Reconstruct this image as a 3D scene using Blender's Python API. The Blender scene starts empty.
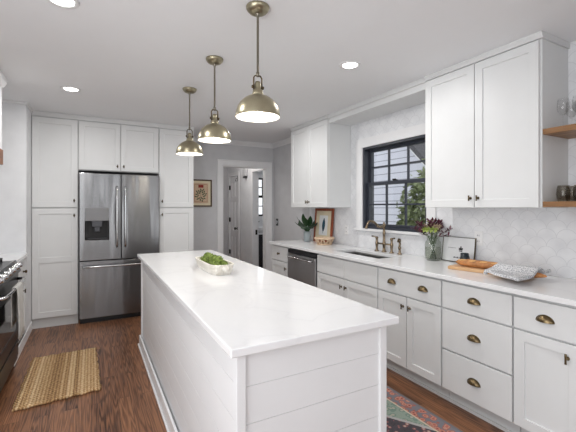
import bpy, bmesh, math, random
from mathutils import Vector, Matrix, noise
sc = bpy.context.scene
C = sc.collection
rnd = random.Random(7)
PI = math.pi

# ------------------------------------------------------------------ camera
cam_d = bpy.data.cameras.new('camera')
cam = bpy.data.objects.new('camera', cam_d)
C.objects.link(cam)
cam.location = (0, 0, 1.39)
cam.rotation_euler = (PI / 2, 0, -math.radians(28.5))
cam_d.sensor_width = 36.0
cam_d.lens = 362 / 576 * 36
cam_d.shift_y = -9 / 576
cam_d.clip_start = 0.02
sc.camera = cam
# ------------------------------------------------------------------ world
wd = bpy.data.worlds.new('sky')
sc.world = wd
wd.use_nodes = True
bg = wd.node_tree.nodes['Background']
bg.inputs[0].default_value = (0.93, 0.96, 1.0, 1)
bg.inputs[1].default_value = 2.4
# ------------------------------------------------------------------ exposure
vs_ = sc.view_settings
vs_.view_transform = 'Standard'
vs_.look = 'None'
vs_.gamma = 1.0
vs_.use_curve_mapping = False
vs_.exposure = -0.92


# ------------------------------------------------------------------ daylight through the windows
def area(name, loc, rot, sx, sy, power, col=(1, 1, 1)):
    l = bpy.data.lights.new(name, 'AREA')
    l.shape = 'RECTANGLE'
    l.size = sx
    l.size_y = sy
    l.energy = power
    l.color = col
    o = bpy.data.objects.new(name, l)
    C.objects.link(o)
    o.location = loc
    o.rotation_euler = rot
    return o


for x0_, x1_, k_ in ((-0.9, -0.1, .5), (0.42, 0.86, .85), (1.9, 2.5, .4)):
    area('window_daylight', ((x0_ + x1_) / 2, -2.97, 1.3), (PI / 2, 0, 0), x1_ - x0_, 2.0, 62 * k_ * (x1_ - x0_), (0.96, 0.98, 1.0))
area('window_daylight', (3.49, 7.61, 1.62), (-PI / 2, 0, 0), .5, .8, 6, (0.96, 0.98, 1.0))
area('window_daylight', (-1.17, 0.2, 1.45), (0, -PI / 2, 0), 1.7, 2.4, 80, (0.96, 0.98, 1.0))


# ------------------------------------------------------------------ materials
def nd(nt, typ, **kw):
    n = nt.nodes.new(typ)
    for k, v in kw.items():
        setattr(n, k, v)
    return n


def mth(nt, op, a, b=None):
    n = nt.nodes.new('ShaderNodeMath')
    n.operation = op
    for i, v in enumerate((a, b)):
        if v is None:
            continue
        if isinstance(v, (int, float)):
            n.inputs[i].default_value = v
        else:
            nt.links.new(v, n.inputs[i])
    return n.outputs[0]


def mix(nt, fac, a, b):
    n = nt.nodes.new('ShaderNodeMix')
    n.data_type = 'RGBA'
    for sock, v in ((n.inputs[0], fac), (n.inputs[6], a), (n.inputs[7], b)):
        if isinstance(v, (int, float)):
            sock.default_value = v
        elif isinstance(v, tuple):
            sock.default_value = (*v[:3], 1)
        else:
            nt.links.new(v, sock)
    return n.outputs[2]


def ramp(nt, fac, stops, const=False):
    n = nt.nodes.new('ShaderNodeValToRGB')
    cr = n.color_ramp
    if const:
        cr.interpolation = 'CONSTANT'
    while len(cr.elements) < len(stops):
        cr.elements.new(0.5)
    for e, (p, c) in zip(cr.elements, stops):
        e.position = p
        e.color = (*c, 1)
    nt.links.new(fac, n.inputs[0])
    return n.outputs[0]


def srgb(r, g, b):
    f = lambda c: c / 12.92 if c <= 0.04045 else ((c + 0.055) / 1.055) ** 2.4
    return tuple(f(v / 255) for v in (r, g, b))


def mat(name, col, rough=0.5, metal=0.0, var=0.04, vscale=6.0, bump=0.0, bscale=60.0, stretch=None, aniso=0.0, spec=None, coat=0.0):
    m = bpy.data.materials.new(name)
    m.use_nodes = True
    nt = m.node_tree
    p = nt.nodes['Principled BSDF']
    p.inputs['Roughness'].default_value = rough
    p.inputs['Metallic'].default_value = metal
    if spec is not None:
        p.inputs['Specular IOR Level'].default_value = spec
    if coat:
        p.inputs['Coat Weight'].default_value = coat
    tc = nd(nt, 'ShaderNodeTexCoord')
    vec = tc.outputs['Object']
    if stretch:
        mp = nd(nt, 'ShaderNodeMapping')
        mp.inputs['Scale'].default_value = stretch
        nt.links.new(vec, mp.inputs[0])
        vec = mp.outputs[0]
    nz = nd(nt, 'ShaderNodeTexNoise')
    nz.inputs['Scale'].default_value = vscale
    nz.inputs['Detail'].default_value = 4
    nt.links.new(vec, nz.inputs['Vector'])
    lo = tuple(max(0, c * (1 - var)) for c in col)
    hi = tuple(min(1, c * (1 + var)) for c in col)
    nt.links.new(ramp(nt, nz.outputs[0], [(0.3, lo), (0.7, hi)]), p.inputs['Base Color'])
    if bump:
        n2 = nd(nt, 'ShaderNodeTexNoise')
        n2.inputs['Scale'].default_value = bscale
        nt.links.new(vec, n2.inputs['Vector'])
        b = nd(nt, 'ShaderNodeBump')
        b.inputs['Strength'].default_value = bump
        b.inputs['Distance'].default_value = 0.01
        nt.links.new(n2.outputs[0], b.inputs['Height'])
        nt.links.new(b.outputs[0], p.inputs['Normal'])
    if aniso:
        p.inputs['Anisotropic'].default_value = aniso
        p.inputs['Anisotropic Rotation'].default_value = 0.25
        t = nd(nt, 'ShaderNodeTangent')
        t.direction_type = 'RADIAL'
        t.axis = 'Z'
        nt.links.new(t.outputs[0], p.inputs['Tangent'])
    return m


def emis(name, col, s):
    m = bpy.data.materials.new(name)
    m.use_nodes = True
    p = m.node_tree.nodes['Principled BSDF']
    p.inputs['Base Color'].default_value = (*col, 1)
    p.inputs['Emission Color'].default_value = (*col, 1)
    p.inputs['Emission Strength'].default_value = s
    return m


def glass(name, col=(1, 1, 1), rough=0.0, thin=True, fac=0.12):
    m = bpy.data.materials.new(name)
    m.use_nodes = True
    nt = m.node_tree
    if thin:
        nt.nodes.remove(nt.nodes['Principled BSDF'])
        tr = nd(nt, 'ShaderNodeBsdfTransparent')
        tr.inputs[0].default_value = (*col, 1)
        gl = nd(nt, 'ShaderNodeBsdfGlossy')
        gl.inputs['Roughness'].default_value = 0.03
        fr = nd(nt, 'ShaderNodeFresnel')
        gm = nd(nt, 'ShaderNodeNewGeometry')
        nt.links.new(mth(nt, 'SUBTRACT', 1.45, mth(nt, 'MULTIPLY', gm.outputs['Backfacing'], 1.45 - 1 / 1.45)), fr.inputs[0])
        mx = nd(nt, 'ShaderNodeMixShader')
        nt.links.new(fr.outputs[0], mx.inputs[0])
        nt.links.new(tr.outputs[0], mx.inputs[1])
        nt.links.new(gl.outputs[0], mx.inputs[2])
        nt.links.new(mx.outputs[0], nt.nodes['Material Output'].inputs[0])
    else:
        p = nt.nodes['Principled BSDF']
        p.inputs['Base Color'].default_value = (*col, 1)
        p.inputs['Transmission Weight'].default_value = 1.0
        p.inputs['Roughness'].default_value = rough
        p.inputs['IOR'].default_value = 1.3
    return m


def wood_floor():
    m = bpy.data.materials.new('oak_floor')
    m.use_nodes = True
    nt = m.node_tree
    p = nt.nodes['Principled BSDF']
    g = nd(nt, 'ShaderNodeNewGeometry')
    sp = nd(nt, 'ShaderNodeSeparateXYZ')
    nt.links.new(g.outputs['Position'], sp.inputs[0])
    cb = nd(nt, 'ShaderNodeCombineXYZ')
    nt.links.new(sp.outputs[1], cb.inputs[0])
    nt.links.new(sp.outputs[0], cb.inputs[1])
    br = nd(nt, 'ShaderNodeTexBrick')
    br.offset = 0.37
    br.inputs['Scale'].default_value = 1.0
    br.inputs['Brick Width'].default_value = 1.1
    br.inputs['Row Height'].default_value = 0.083
    br.inputs['Mortar Size'].default_value = 0.0012
    br.inputs['Mortar Smooth'].default_value = 0.3
    br.inputs['Color1'].default_value = (0, 0, 0, 1)
    br.inputs['Color2'].default_value = (1, 1, 1, 1)
    br.inputs['Mortar'].default_value = (0, 0, 0, 1)
    nt.links.new(cb.outputs[0], br.inputs['Vector'])
    sepc = nd(nt, 'ShaderNodeSeparateColor')
    nt.links.new(br.outputs['Color'], sepc.inputs[0])
    rv = sepc.outputs[0]
    off = mth(nt, 'MULTIPLY', rv, 7.3)
    # cathedral grain: distorted rings, long along the plank
    c2 = nd(nt, 'ShaderNodeCombineXYZ')
    nt.links.new(mth(nt, 'ADD', mth(nt, 'MULTIPLY', sp.outputs[1], 0.5), off), c2.inputs[0])
    nt.links.new(mth(nt, 'ADD', mth(nt, 'MULTIPLY', sp.outputs[0], 9.0), off), c2.inputs[1])
    nz = nd(nt, 'ShaderNodeTexNoise')
    nz.inputs['Scale'].default_value = 1.6
    nz.inputs['Detail'].default_value = 2
    nt.links.new(c2.outputs[0], nz.inputs['Vector'])
    ring = mth(nt, 'SINE', mth(nt, 'MULTIPLY', nz.outputs[0], 75.0))
    c3 = nd(nt, 'ShaderNodeCombineXYZ')
    nt.links.new(mth(nt, 'MULTIPLY', sp.outputs[1], 5.0), c3.inputs[0])
    nt.links.new(mth(nt, 'MULTIPLY', sp.outputs[0], 170.0), c3.inputs[1])
    fine = nd(nt, 'ShaderNodeTexNoise')
    fine.inputs['Scale'].default_value = 1.0
    fine.inputs['Detail'].default_value = 3
    nt.links.new(c3.outputs[0], fine.inputs['Vector'])
    gr = mth(nt, 'ADD', mth(nt, 'MULTIPLY', ring, 0.14), mth(nt, 'ADD', mth(nt, 'MULTIPLY', fine.outputs[0], 0.5), mth(nt, 'MULTIPLY', rv, 0.22)))
    col = ramp(nt, gr, [(0.1, srgb(62, 38, 25)), (0.34, srgb(122, 82, 58)), (0.62, srgb(156, 110, 78)), (0.85, srgb(180, 134, 98))])
    col = mix(nt, mth(nt, 'MULTIPLY', br.outputs['Fac'], 0.7), col, srgb(30, 17, 12))
    nt.links.new(col, p.inputs['Base Color'])
    p.inputs['Roughness'].default_value = 0.33
    b = nd(nt, 'ShaderNodeBump')
    b.inputs['Strength'].default_value = 0.12
    b.inputs['Distance'].default_value = 0.003
    nt.links.new(mth(nt, 'SUBTRACT', gr, br.outputs['Fac']), b.inputs['Height'])
    nt.links.new(b.outputs[0], p.inputs['Normal'])
    return m


def scallop_tile():
    m = bpy.data.materials.new('scallop_tile')
    m.use_nodes = True
    nt = m.node_tree
    p = nt.nodes['Principled BSDF']
    g = nd(nt, 'ShaderNodeNewGeometry')
    sp = nd(nt, 'ShaderNodeSeparateXYZ')
    nt.links.new(g.outputs['Position'], sp.inputs[0])
    r = 0.062
    y, z = sp.outputs[1], sp.outputs[2]
    row = mth(nt, 'FLOOR', mth(nt, 'DIVIDE', z, r))
    par = mth(nt, 'MODULO', row, 2.0)
    fx = mth(nt, 'ADD', mth(nt, 'ADD', y, 10.0 * r), mth(nt, 'MULTIPLY', par, r))
    lx = mth(nt, 'SUBTRACT', mth(nt, 'MODULO', fx, 2 * r), r)
    lz = mth(nt, 'SUBTRACT', z, mth(nt, 'MULTIPLY', row, r))
    d = mth(nt, 'SQRT', mth(nt, 'ADD', mth(nt, 'MULTIPLY', lx, lx), mth(nt, 'MULTIPLY', lz, lz)))
    e = mth(nt, 'ABSOLUTE', mth(nt, 'SUBTRACT', d, r))
    line = mth(nt, 'LESS_THAN', e, 0.0019)
    nz = nd(nt, 'ShaderNodeTexNoise')
    nz.inputs['Scale'].default_value = 9
    nt.links.new(g.outputs['Position'], nz.inputs['Vector'])
    base = ramp(nt, nz.outputs[0], [(0.3, srgb(222, 223, 226)), (0.7, srgb(236, 237, 239))])
    nt.links.new(mix(nt, line, base, srgb(216, 217, 220)), p.inputs['Base Color'])
    p.inputs['Roughness'].default_value = 0.36
    b = nd(nt, 'ShaderNodeBump')
    b.inputs['Strength'].default_value = 0.15
    b.inputs['Distance'].default_value = 0.004
    nt.links.new(mth(nt, 'ADD', mth(nt, 'SUBTRACT', 1.0, line), mth(nt, 'MULTIPLY', nz.outputs[0], 0.6)), b.inputs['Height'])
    nt.links.new(b.outputs[0], p.inputs['Normal'])
    return m


def quartz():
    m = bpy.data.materials.new('white_quartz')
    m.use_nodes = True
    nt = m.node_tree
    p = nt.nodes['Principled BSDF']
    g = nd(nt, 'ShaderNodeNewGeometry')
    n1 = nd(nt, 'ShaderNodeTexNoise')
    n1.inputs['Scale'].default_value = 1.7
    n1.inputs['Detail'].default_value = 6
    n1.inputs['Distortion'].default_value = 1.2
    nt.links.new(g.outputs['Position'], n1.inputs['Vector'])
    vein = mth(nt, 'ABSOLUTE', mth(nt, 'SUBTRACT', n1.outputs[0], 0.5))
    n2 = nd(nt, 'ShaderNodeTexNoise')
    n2.inputs['Scale'].default_value = 45
    nt.links.new(g.outputs['Position'], n2.inputs['Vector'])
    c = ramp(nt, vein, [(0.0, srgb(232, 232, 233)), (0.02, srgb(237, 237, 238)), (0.2, srgb(240, 240, 240))])
    c = mix(nt, mth(nt, 'MULTIPLY', n2.outputs[0], 0.08), c, srgb(200, 200, 202))
    nt.links.new(c, p.inputs['Base Color'])
    p.inputs['Roughness'].default_value = 0.16
    return m


def grain_wood(name, dark, light, axis=1, rough=0.45, sc_=9):
    m = bpy.data.materials.new(name)
    m.use_nodes = True
    nt = m.node_tree
    p = nt.nodes['Principled BSDF']
    tc = nd(nt, 'ShaderNodeTexCoord')
    mp = nd(nt, 'ShaderNodeMapping')
    s = [sc_ * 4] * 3
    s[axis] = sc_ * 0.35
    mp.inputs['Scale'].default_value = s
    nt.links.new(tc.outputs['Object'], mp.inputs[0])
    nz = nd(nt, 'ShaderNodeTexNoise')
    nz.inputs['Scale'].default_value = 1
    nz.inputs['Detail'].default_value = 5
    nz.inputs['Distortion'].default_value = 0.6
    nt.links.new(mp.outputs[0], nz.inputs['Vector'])
    nt.links.new(ramp(nt, nz.outputs[0], [(0.3, dark), (0.68, light)]), p.inputs['Base Color'])
    p.inputs['Roughness'].default_value = rough
    return m


def steel():
    m = bpy.data.materials.new('brushed_steel')
    m.use_nodes = True
    nt = m.node_tree
    p = nt.nodes['Principled BSDF']
    p.inputs['Metallic'].default_value = 1.0
    p.inputs['Roughness'].default_value = 0.22
    p.inputs['Anisotropic'].default_value = 0.8
    p.inputs['Anisotropic Rotation'].default_value = 0.25
    p.inputs['Base Color'].default_value = (*srgb(128, 128, 129), 1)
    t = nd(nt, 'ShaderNodeTangent')
    t.direction_type = 'RADIAL'
    t.axis = 'Z'
    nt.links.new(t.outputs[0], p.inputs['Tangent'])
    g = nd(nt, 'ShaderNodeNewGeometry')
    mp = nd(nt, 'ShaderNodeMapping')
    mp.inputs['Scale'].default_value = (7, 7, 0.9)
    nt.links.new(g.outputs['Position'], mp.inputs[0])
    nz = nd(nt, 'ShaderNodeTexNoise')
    nz.inputs['Scale'].default_value = 1
    nz.inputs['Detail'].default_value = 1
    nt.links.new(mp.outputs[0], nz.inputs['Vector'])
    b = nd(nt, 'ShaderNodeBump')
    b.inputs['Strength'].default_value = 0.5
    b.inputs['Distance'].default_value = 0.012
    nt.links.new(nz.outputs[0], b.inputs['Height'])
    nt.links.new(b.outputs[0], p.inputs['Normal'])
    return m


def jute():
    m = bpy.data.materials.new('braided_jute')
    m.use_nodes = True
    nt = m.node_tree
    p = nt.nodes['Principled BSDF']
    tc = nd(nt, 'ShaderNodeTexCoord')
    sp = nd(nt, 'ShaderNodeSeparateXYZ')
    nt.links.new(tc.outputs['Object'], sp.inputs[0])
    st = mth(nt, 'FLOOR', mth(nt, 'MULTIPLY', sp.outputs[0], 44.0))
    wn = nd(nt, 'ShaderNodeTexWhiteNoise')
    wn.noise_dimensions = '1D'
    nt.links.new(st, wn.inputs['W'])
    ph = mth(nt, 'ADD', mth(nt, 'MULTIPLY', sp.outputs[1], 190.0), mth(nt, 'MULTIPLY', sp.outputs[0], 280.0))
    tw = mth(nt, 'SINE', ph)
    edge = mth(nt, 'ABSOLUTE', mth(nt, 'SINE', mth(nt, 'MULTIPLY', sp.outputs[0], 44.0 * PI)))
    nz = nd(nt, 'ShaderNodeTexNoise')
    nz.inputs['Scale'].default_value = 60
    nt.links.new(tc.outputs['Object'], nz.inputs['Vector'])
    v = mth(nt, 'ADD', mth(nt, 'MULTIPLY', wn.outputs[0], 0.35), mth(nt, 'ADD', mth(nt, 'MULTIPLY', tw, 0.05), mth(nt, 'ADD', mth(nt, 'MULTIPLY', nz.outputs[0], 0.7), mth(nt, 'MULTIPLY', edge, 0.22))))
    nt.links.new(ramp(nt, v, [(0.3, srgb(112, 82, 52)), (0.62, srgb(186, 148, 102)), (0.95, srgb(224, 196, 156))]), p.inputs['Base Color'])
    p.inputs['Roughness'].default_value = 0.95
    b = nd(nt, 'ShaderNodeBump')
    b.inputs['Strength'].default_value = 0.8
    b.inputs['Distance'].default_value = 0.006
    nt.links.new(mth(nt, 'ADD', edge, mth(nt, 'MULTIPLY', tw, 0.4)), b.inputs['Height'])
    nt.links.new(b.outputs[0], p.inputs['Normal'])
    return m


def runner():
    # object coords: x from the centre line (half width .38), y along
    m = bpy.data.materials.new('oriental_rug')
    m.use_nodes = True
    nt = m.node_tree
    p = nt.nodes['Principled BSDF']
    tc = nd(nt, 'ShaderNodeTexCoord')
    sp = nd(nt, 'ShaderNodeSeparateXYZ')
    nt.links.new(tc.outputs['Object'], sp.inputs[0])
    ax = mth(nt, 'ABSOLUTE', sp.outputs[0])
    tri = mth(nt, 'ABSOLUTE', mth(nt, 'SUBTRACT', mth(nt, 'MODULO', mth(nt, 'ADD', sp.outputs[1], 10.15), 0.62), 0.31))
    med = mth(nt, 'SUBTRACT', ax, mth(nt, 'MULTIPLY', tri, 0.62))
    vo = nd(nt, 'ShaderNodeTexVoronoi')
    vo.inputs['Scale'].default_value = 26
    nt.links.new(tc.outputs['Object'], vo.inputs['Vector'])
    vd = vo.outputs['Distance']
    border = ramp(nt, vd, [(0.0, srgb(44, 40, 52)), (0.14, srgb(200, 110, 92)), (0.32, srgb(206, 150, 128)), (0.46, srgb(168, 96, 86)), (0.58, srgb(120, 124, 134))], True)
    field = ramp(nt, vd, [(0.0, srgb(40, 44, 52)), (0.16, srgb(186, 186, 170)), (0.34, srgb(116, 150, 138)), (0.55, srgb(150, 172, 158))], True)
    centre = ramp(nt, vd, [(0.0, srgb(206, 190, 176)), (0.2, srgb(160, 96, 96)), (0.34, srgb(52, 54, 68)), (0.6, srgb(40, 44, 58))], True)
    inner = mix(nt, mth(nt, 'LESS_THAN', med, 0.055), field, centre)
    zig = mth(nt, 'LESS_THAN', mth(nt, 'ABSOLUTE', mth(nt, 'SUBTRACT', med, 0.06)), 0.014)
    inner = mix(nt, zig, inner, srgb(190, 190, 190))
    c = mix(nt, mth(nt, 'GREATER_THAN', ax, 0.235), inner, srgb(226, 205, 180))
    c = mix(nt, mth(nt, 'GREATER_THAN', ax, 0.247), c, border)
    c = mix(nt, mth(nt, 'GREATER_THAN', ax, 0.355), c, srgb(112, 116, 124))
    nz = nd(nt, 'ShaderNodeTexNoise')
    nz.inputs['Scale'].default_value = 130
    nt.links.new(tc.outputs['Object'], nz.inputs['Vector'])
    c = mix(nt, mth(nt, 'MULTIPLY', nz.outputs[0], 0.5), c, srgb(120, 104, 98))
    nt.links.new(c, p.inputs['Base Color'])
    p.inputs['Roughness'].default_value = 0.95
    return m


def dotted_cloth(name, base, ink, scale=55, thr=0.3):
    m = bpy.data.materials.new(name)
    m.use_nodes = True
    nt = m.node_tree
    p = nt.nodes['Principled BSDF']
    tc = nd(nt, 'ShaderNodeTexCoord')
    vo = nd(nt, 'ShaderNodeTexVoronoi')
    vo.inputs['Scale'].default_value = scale
    vo.inputs['Randomness'].default_value = 0.5
    nt.links.new(tc.outputs['Object'], vo.inputs['Vector'])
    f = mth(nt, 'LESS_THAN', vo.outputs['Distance'], thr)
    nt.links.new(mix(nt, f, base, ink), p.inputs['Base Color'])
    p.inputs['Roughness'].default_value = 0.95
    return m


def siding():
    m = bpy.data.materials.new('lap_siding')
    m.use_nodes = True
    nt = m.node_tree
    p = nt.nodes['Principled BSDF']
    g = nd(nt, 'ShaderNodeNewGeometry')
    sp = nd(nt, 'ShaderNodeSeparateXYZ')
    nt.links.new(g.outputs['Position'], sp.inputs[0])
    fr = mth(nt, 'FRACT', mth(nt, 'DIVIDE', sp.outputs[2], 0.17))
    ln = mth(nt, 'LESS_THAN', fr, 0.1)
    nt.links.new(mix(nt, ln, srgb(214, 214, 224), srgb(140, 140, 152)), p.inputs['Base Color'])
    p.inputs['Roughness'].default_value = 0.7
    b = nd(nt, 'ShaderNodeBump')
    b.inputs['Distance'].default_value = 0.02
    b.inputs['Strength'].default_value = 0.6
    nt.links.new(mth(nt, 'SUBTRACT', 1.0, fr), b.inputs['Height'])
    nt.links.new(b.outputs[0], p.inputs['Normal'])
    return m


M = dict(
    floor=wood_floor(), tile=scallop_tile(), quartz=quartz(), steel=steel(), jute=jute(), rug=runner(),
    ceil=mat('ceiling_paint', srgb(243, 244, 246), 0.9, var=.005),
    wall=mat('grey_wall_paint', srgb(207, 207, 209), 0.85),
    rear=mat('darkened_rear_wall', srgb(128, 127, 126), 0.85),  # unseen rear wall, darkened so window streaks stand out in the fridge steel
    whitewall=mat('white_wall_paint', srgb(230, 231, 233), 0.8),
    cab=mat('cabinet_paint', srgb(224, 225, 225), 0.42, var=0.012),
    inner=mat('cabinet_carcass', srgb(206, 207, 207), 0.5, var=0.012),
    trim=mat('trim_paint', srgb(236, 236, 237), 0.4, var=0.012),
    ship=mat('shiplap_paint', srgb(230, 230, 231), 0.45, var=0.012),
    chime=mat('pale_grey_plastic', srgb(196, 196, 198), 0.4),
    dwsteel=mat('satin_steel', srgb(186, 186, 187), 0.36, 1.0, aniso=.6),
    black=mat('black_enamel', srgb(20, 20, 22), 0.32),
    iron=mat('cast_iron', srgb(22, 22, 23), 0.55, bump=0.2),
    blackmetal=mat('black_metal', srgb(36, 34, 32), 0.35, 0.6),
    slate=mat('slate_paint', srgb(52, 56, 66), 0.4),
    brass=mat('antique_brass', srgb(118, 102, 76), 0.3, 1.0, var=0.15, vscale=30),
    pendant=mat('aged_brass', srgb(168, 160, 136), 0.33, 1.0, var=0.1, vscale=14),
    rod=mat('grey_bronze', srgb(128, 122, 110), 0.3, 1.0, var=0.1),
    bronze=mat('dark_bronze', srgb(92, 80, 62), 0.35, 1.0, var=0.15, vscale=30),
    faucet=mat('brushed_bronze', srgb(138, 122, 102), 0.25, 1.0, var=0.1, vscale=30),
    chrome=mat('polished_steel', srgb(205, 205, 206), 0.18, 1.0),
    darksteel=mat('dark_steel', srgb(70, 70, 72), 0.3, 0.9),
    sinksteel=mat('sink_steel', srgb(150, 150, 148), 0.3, 0.9, var=0.1),
    glass=glass('window_glass', (0.97, 0.98, 0.98)),
    clear=glass('clear_glass', (0.99, 0.99, 0.99)),
    smoke=glass('smoky_glass', (0.8, 0.78, 0.74)),
    jar=glass('green_glass', (0.92, 0.935, 0.915)),
    water=glass('vase_water', (0.91, 0.925, 0.88)),
    darkglass=mat('oven_glass', srgb(18, 18, 20), 0.08),
    shelf=grain_wood('shelf_wood', srgb(112, 78, 46), srgb(170, 124, 78), 1),
    hoodwood=grain_wood('hood_wood', srgb(96, 58, 36), srgb(150, 100, 66), 1),
    board=grain_wood('board_wood', srgb(192, 148, 104), srgb(220, 180, 136), 1),
    redwood=grain_wood('red_frame_wood', srgb(120, 58, 36), srgb(168, 90, 58), 2),
    palewood=grain_wood('pale_wood', srgb(204, 172, 140), srgb(230, 206, 178), 1),
    dough=grain_wood('bleached_wood', srgb(206, 200, 188), srgb(236, 232, 224), 1, 0.7),
    darkframe=grain_wood('dark_frame_wood', srgb(62, 46, 30), srgb(98, 74, 48), 2),
    bread=mat('bread_crust', srgb(184, 126, 76), 0.6, var=0.35, vscale=22, bump=0.5, bscale=50),
    breadcut=mat('bread_slash', srgb(226, 176, 116), 0.8, var=0.15, vscale=30),
    paper=mat('cream_paper', srgb(226, 214, 186), 0.9),
    pinkpaper=mat('pink_paper', srgb(212, 186, 158), 0.9, var=0.08),
    white=mat('white_plastic', srgb(238, 238, 238), 0.35),
    whitepaper=mat('white_board', srgb(232, 233, 234), 0.7),
    ink=mat('black_ink', srgb(30, 30, 32), 0.7),
    grey=mat('grey_plastic', srgb(130, 130, 132), 0.4),
    red=mat('red_ink', srgb(150, 52, 44), 0.8),
    leaf=mat('dark_leaf', srgb(42, 74, 44), 0.4, var=0.3, vscale=14),
    leafink=mat('green_ink', srgb(84, 98, 72), 0.8, var=0.2),
    feather=mat('teal_ink', srgb(36, 72, 92), 0.8, var=0.4, vscale=40),
    pot=mat('grey_ceramic', srgb(158, 168, 172), 0.35, var=0.08),
    arti=mat('artichoke_green', srgb(140, 158, 82), 0.6, var=0.55, vscale=70),
    burg=mat('burgundy_leaf', srgb(98, 48, 66), 0.6, var=0.35, vscale=30),
    lime=mat('lime_blossom', srgb(188, 204, 112), 0.6, var=0.25, vscale=40),
    blush=mat('blush_blossom', srgb(222, 204, 178), 0.6, var=0.1, vscale=40),
    stem=mat('green_stem', srgb(72, 96, 56), 0.6),
    mug=mat('teal_black_glaze', srgb(34, 44, 50), 0.25),
    cloth=dotted_cloth('dotted_cloth', srgb(216, 216, 217), srgb(148, 150, 156), 95, 0.4),
    hemcloth=mat('hem_cloth', srgb(234, 234, 232), 0.95),
    waffle=dotted_cloth('waffle_cloth', srgb(196, 194, 190), srgb(160, 158, 155), 120, 0.35),
    lamp=emis('lamp_lens', (1.0, 0.97, 0.92), 14),
    bulb=emis('bulb_glow', (1.0, 0.93, 0.82), 14),
    shadein=mat('white_enamel', srgb(244, 242, 236), 0.4),
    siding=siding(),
    roof=mat('roof_shingle', srgb(86, 84, 88), 0.9, var=0.2, vscale=20),
    foliage=mat('garden_leaf', srgb(128, 138, 98), 0.6, var=0.5, vscale=5),
    bark=mat('bark', srgb(92, 76, 62), 0.9, var=0.2),
    grass=mat('lawn', srgb(120, 130, 90), 0.95, var=0.2),
    vanity=mat('dark_vanity_paint', srgb(44, 44, 50), 0.4),
)


# ------------------------------------------------------------------ mesh builder
X, Y, Z = Vector((1, 0, 0)), Vector((0, 1, 0)), Vector((0, 0, 1))


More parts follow.
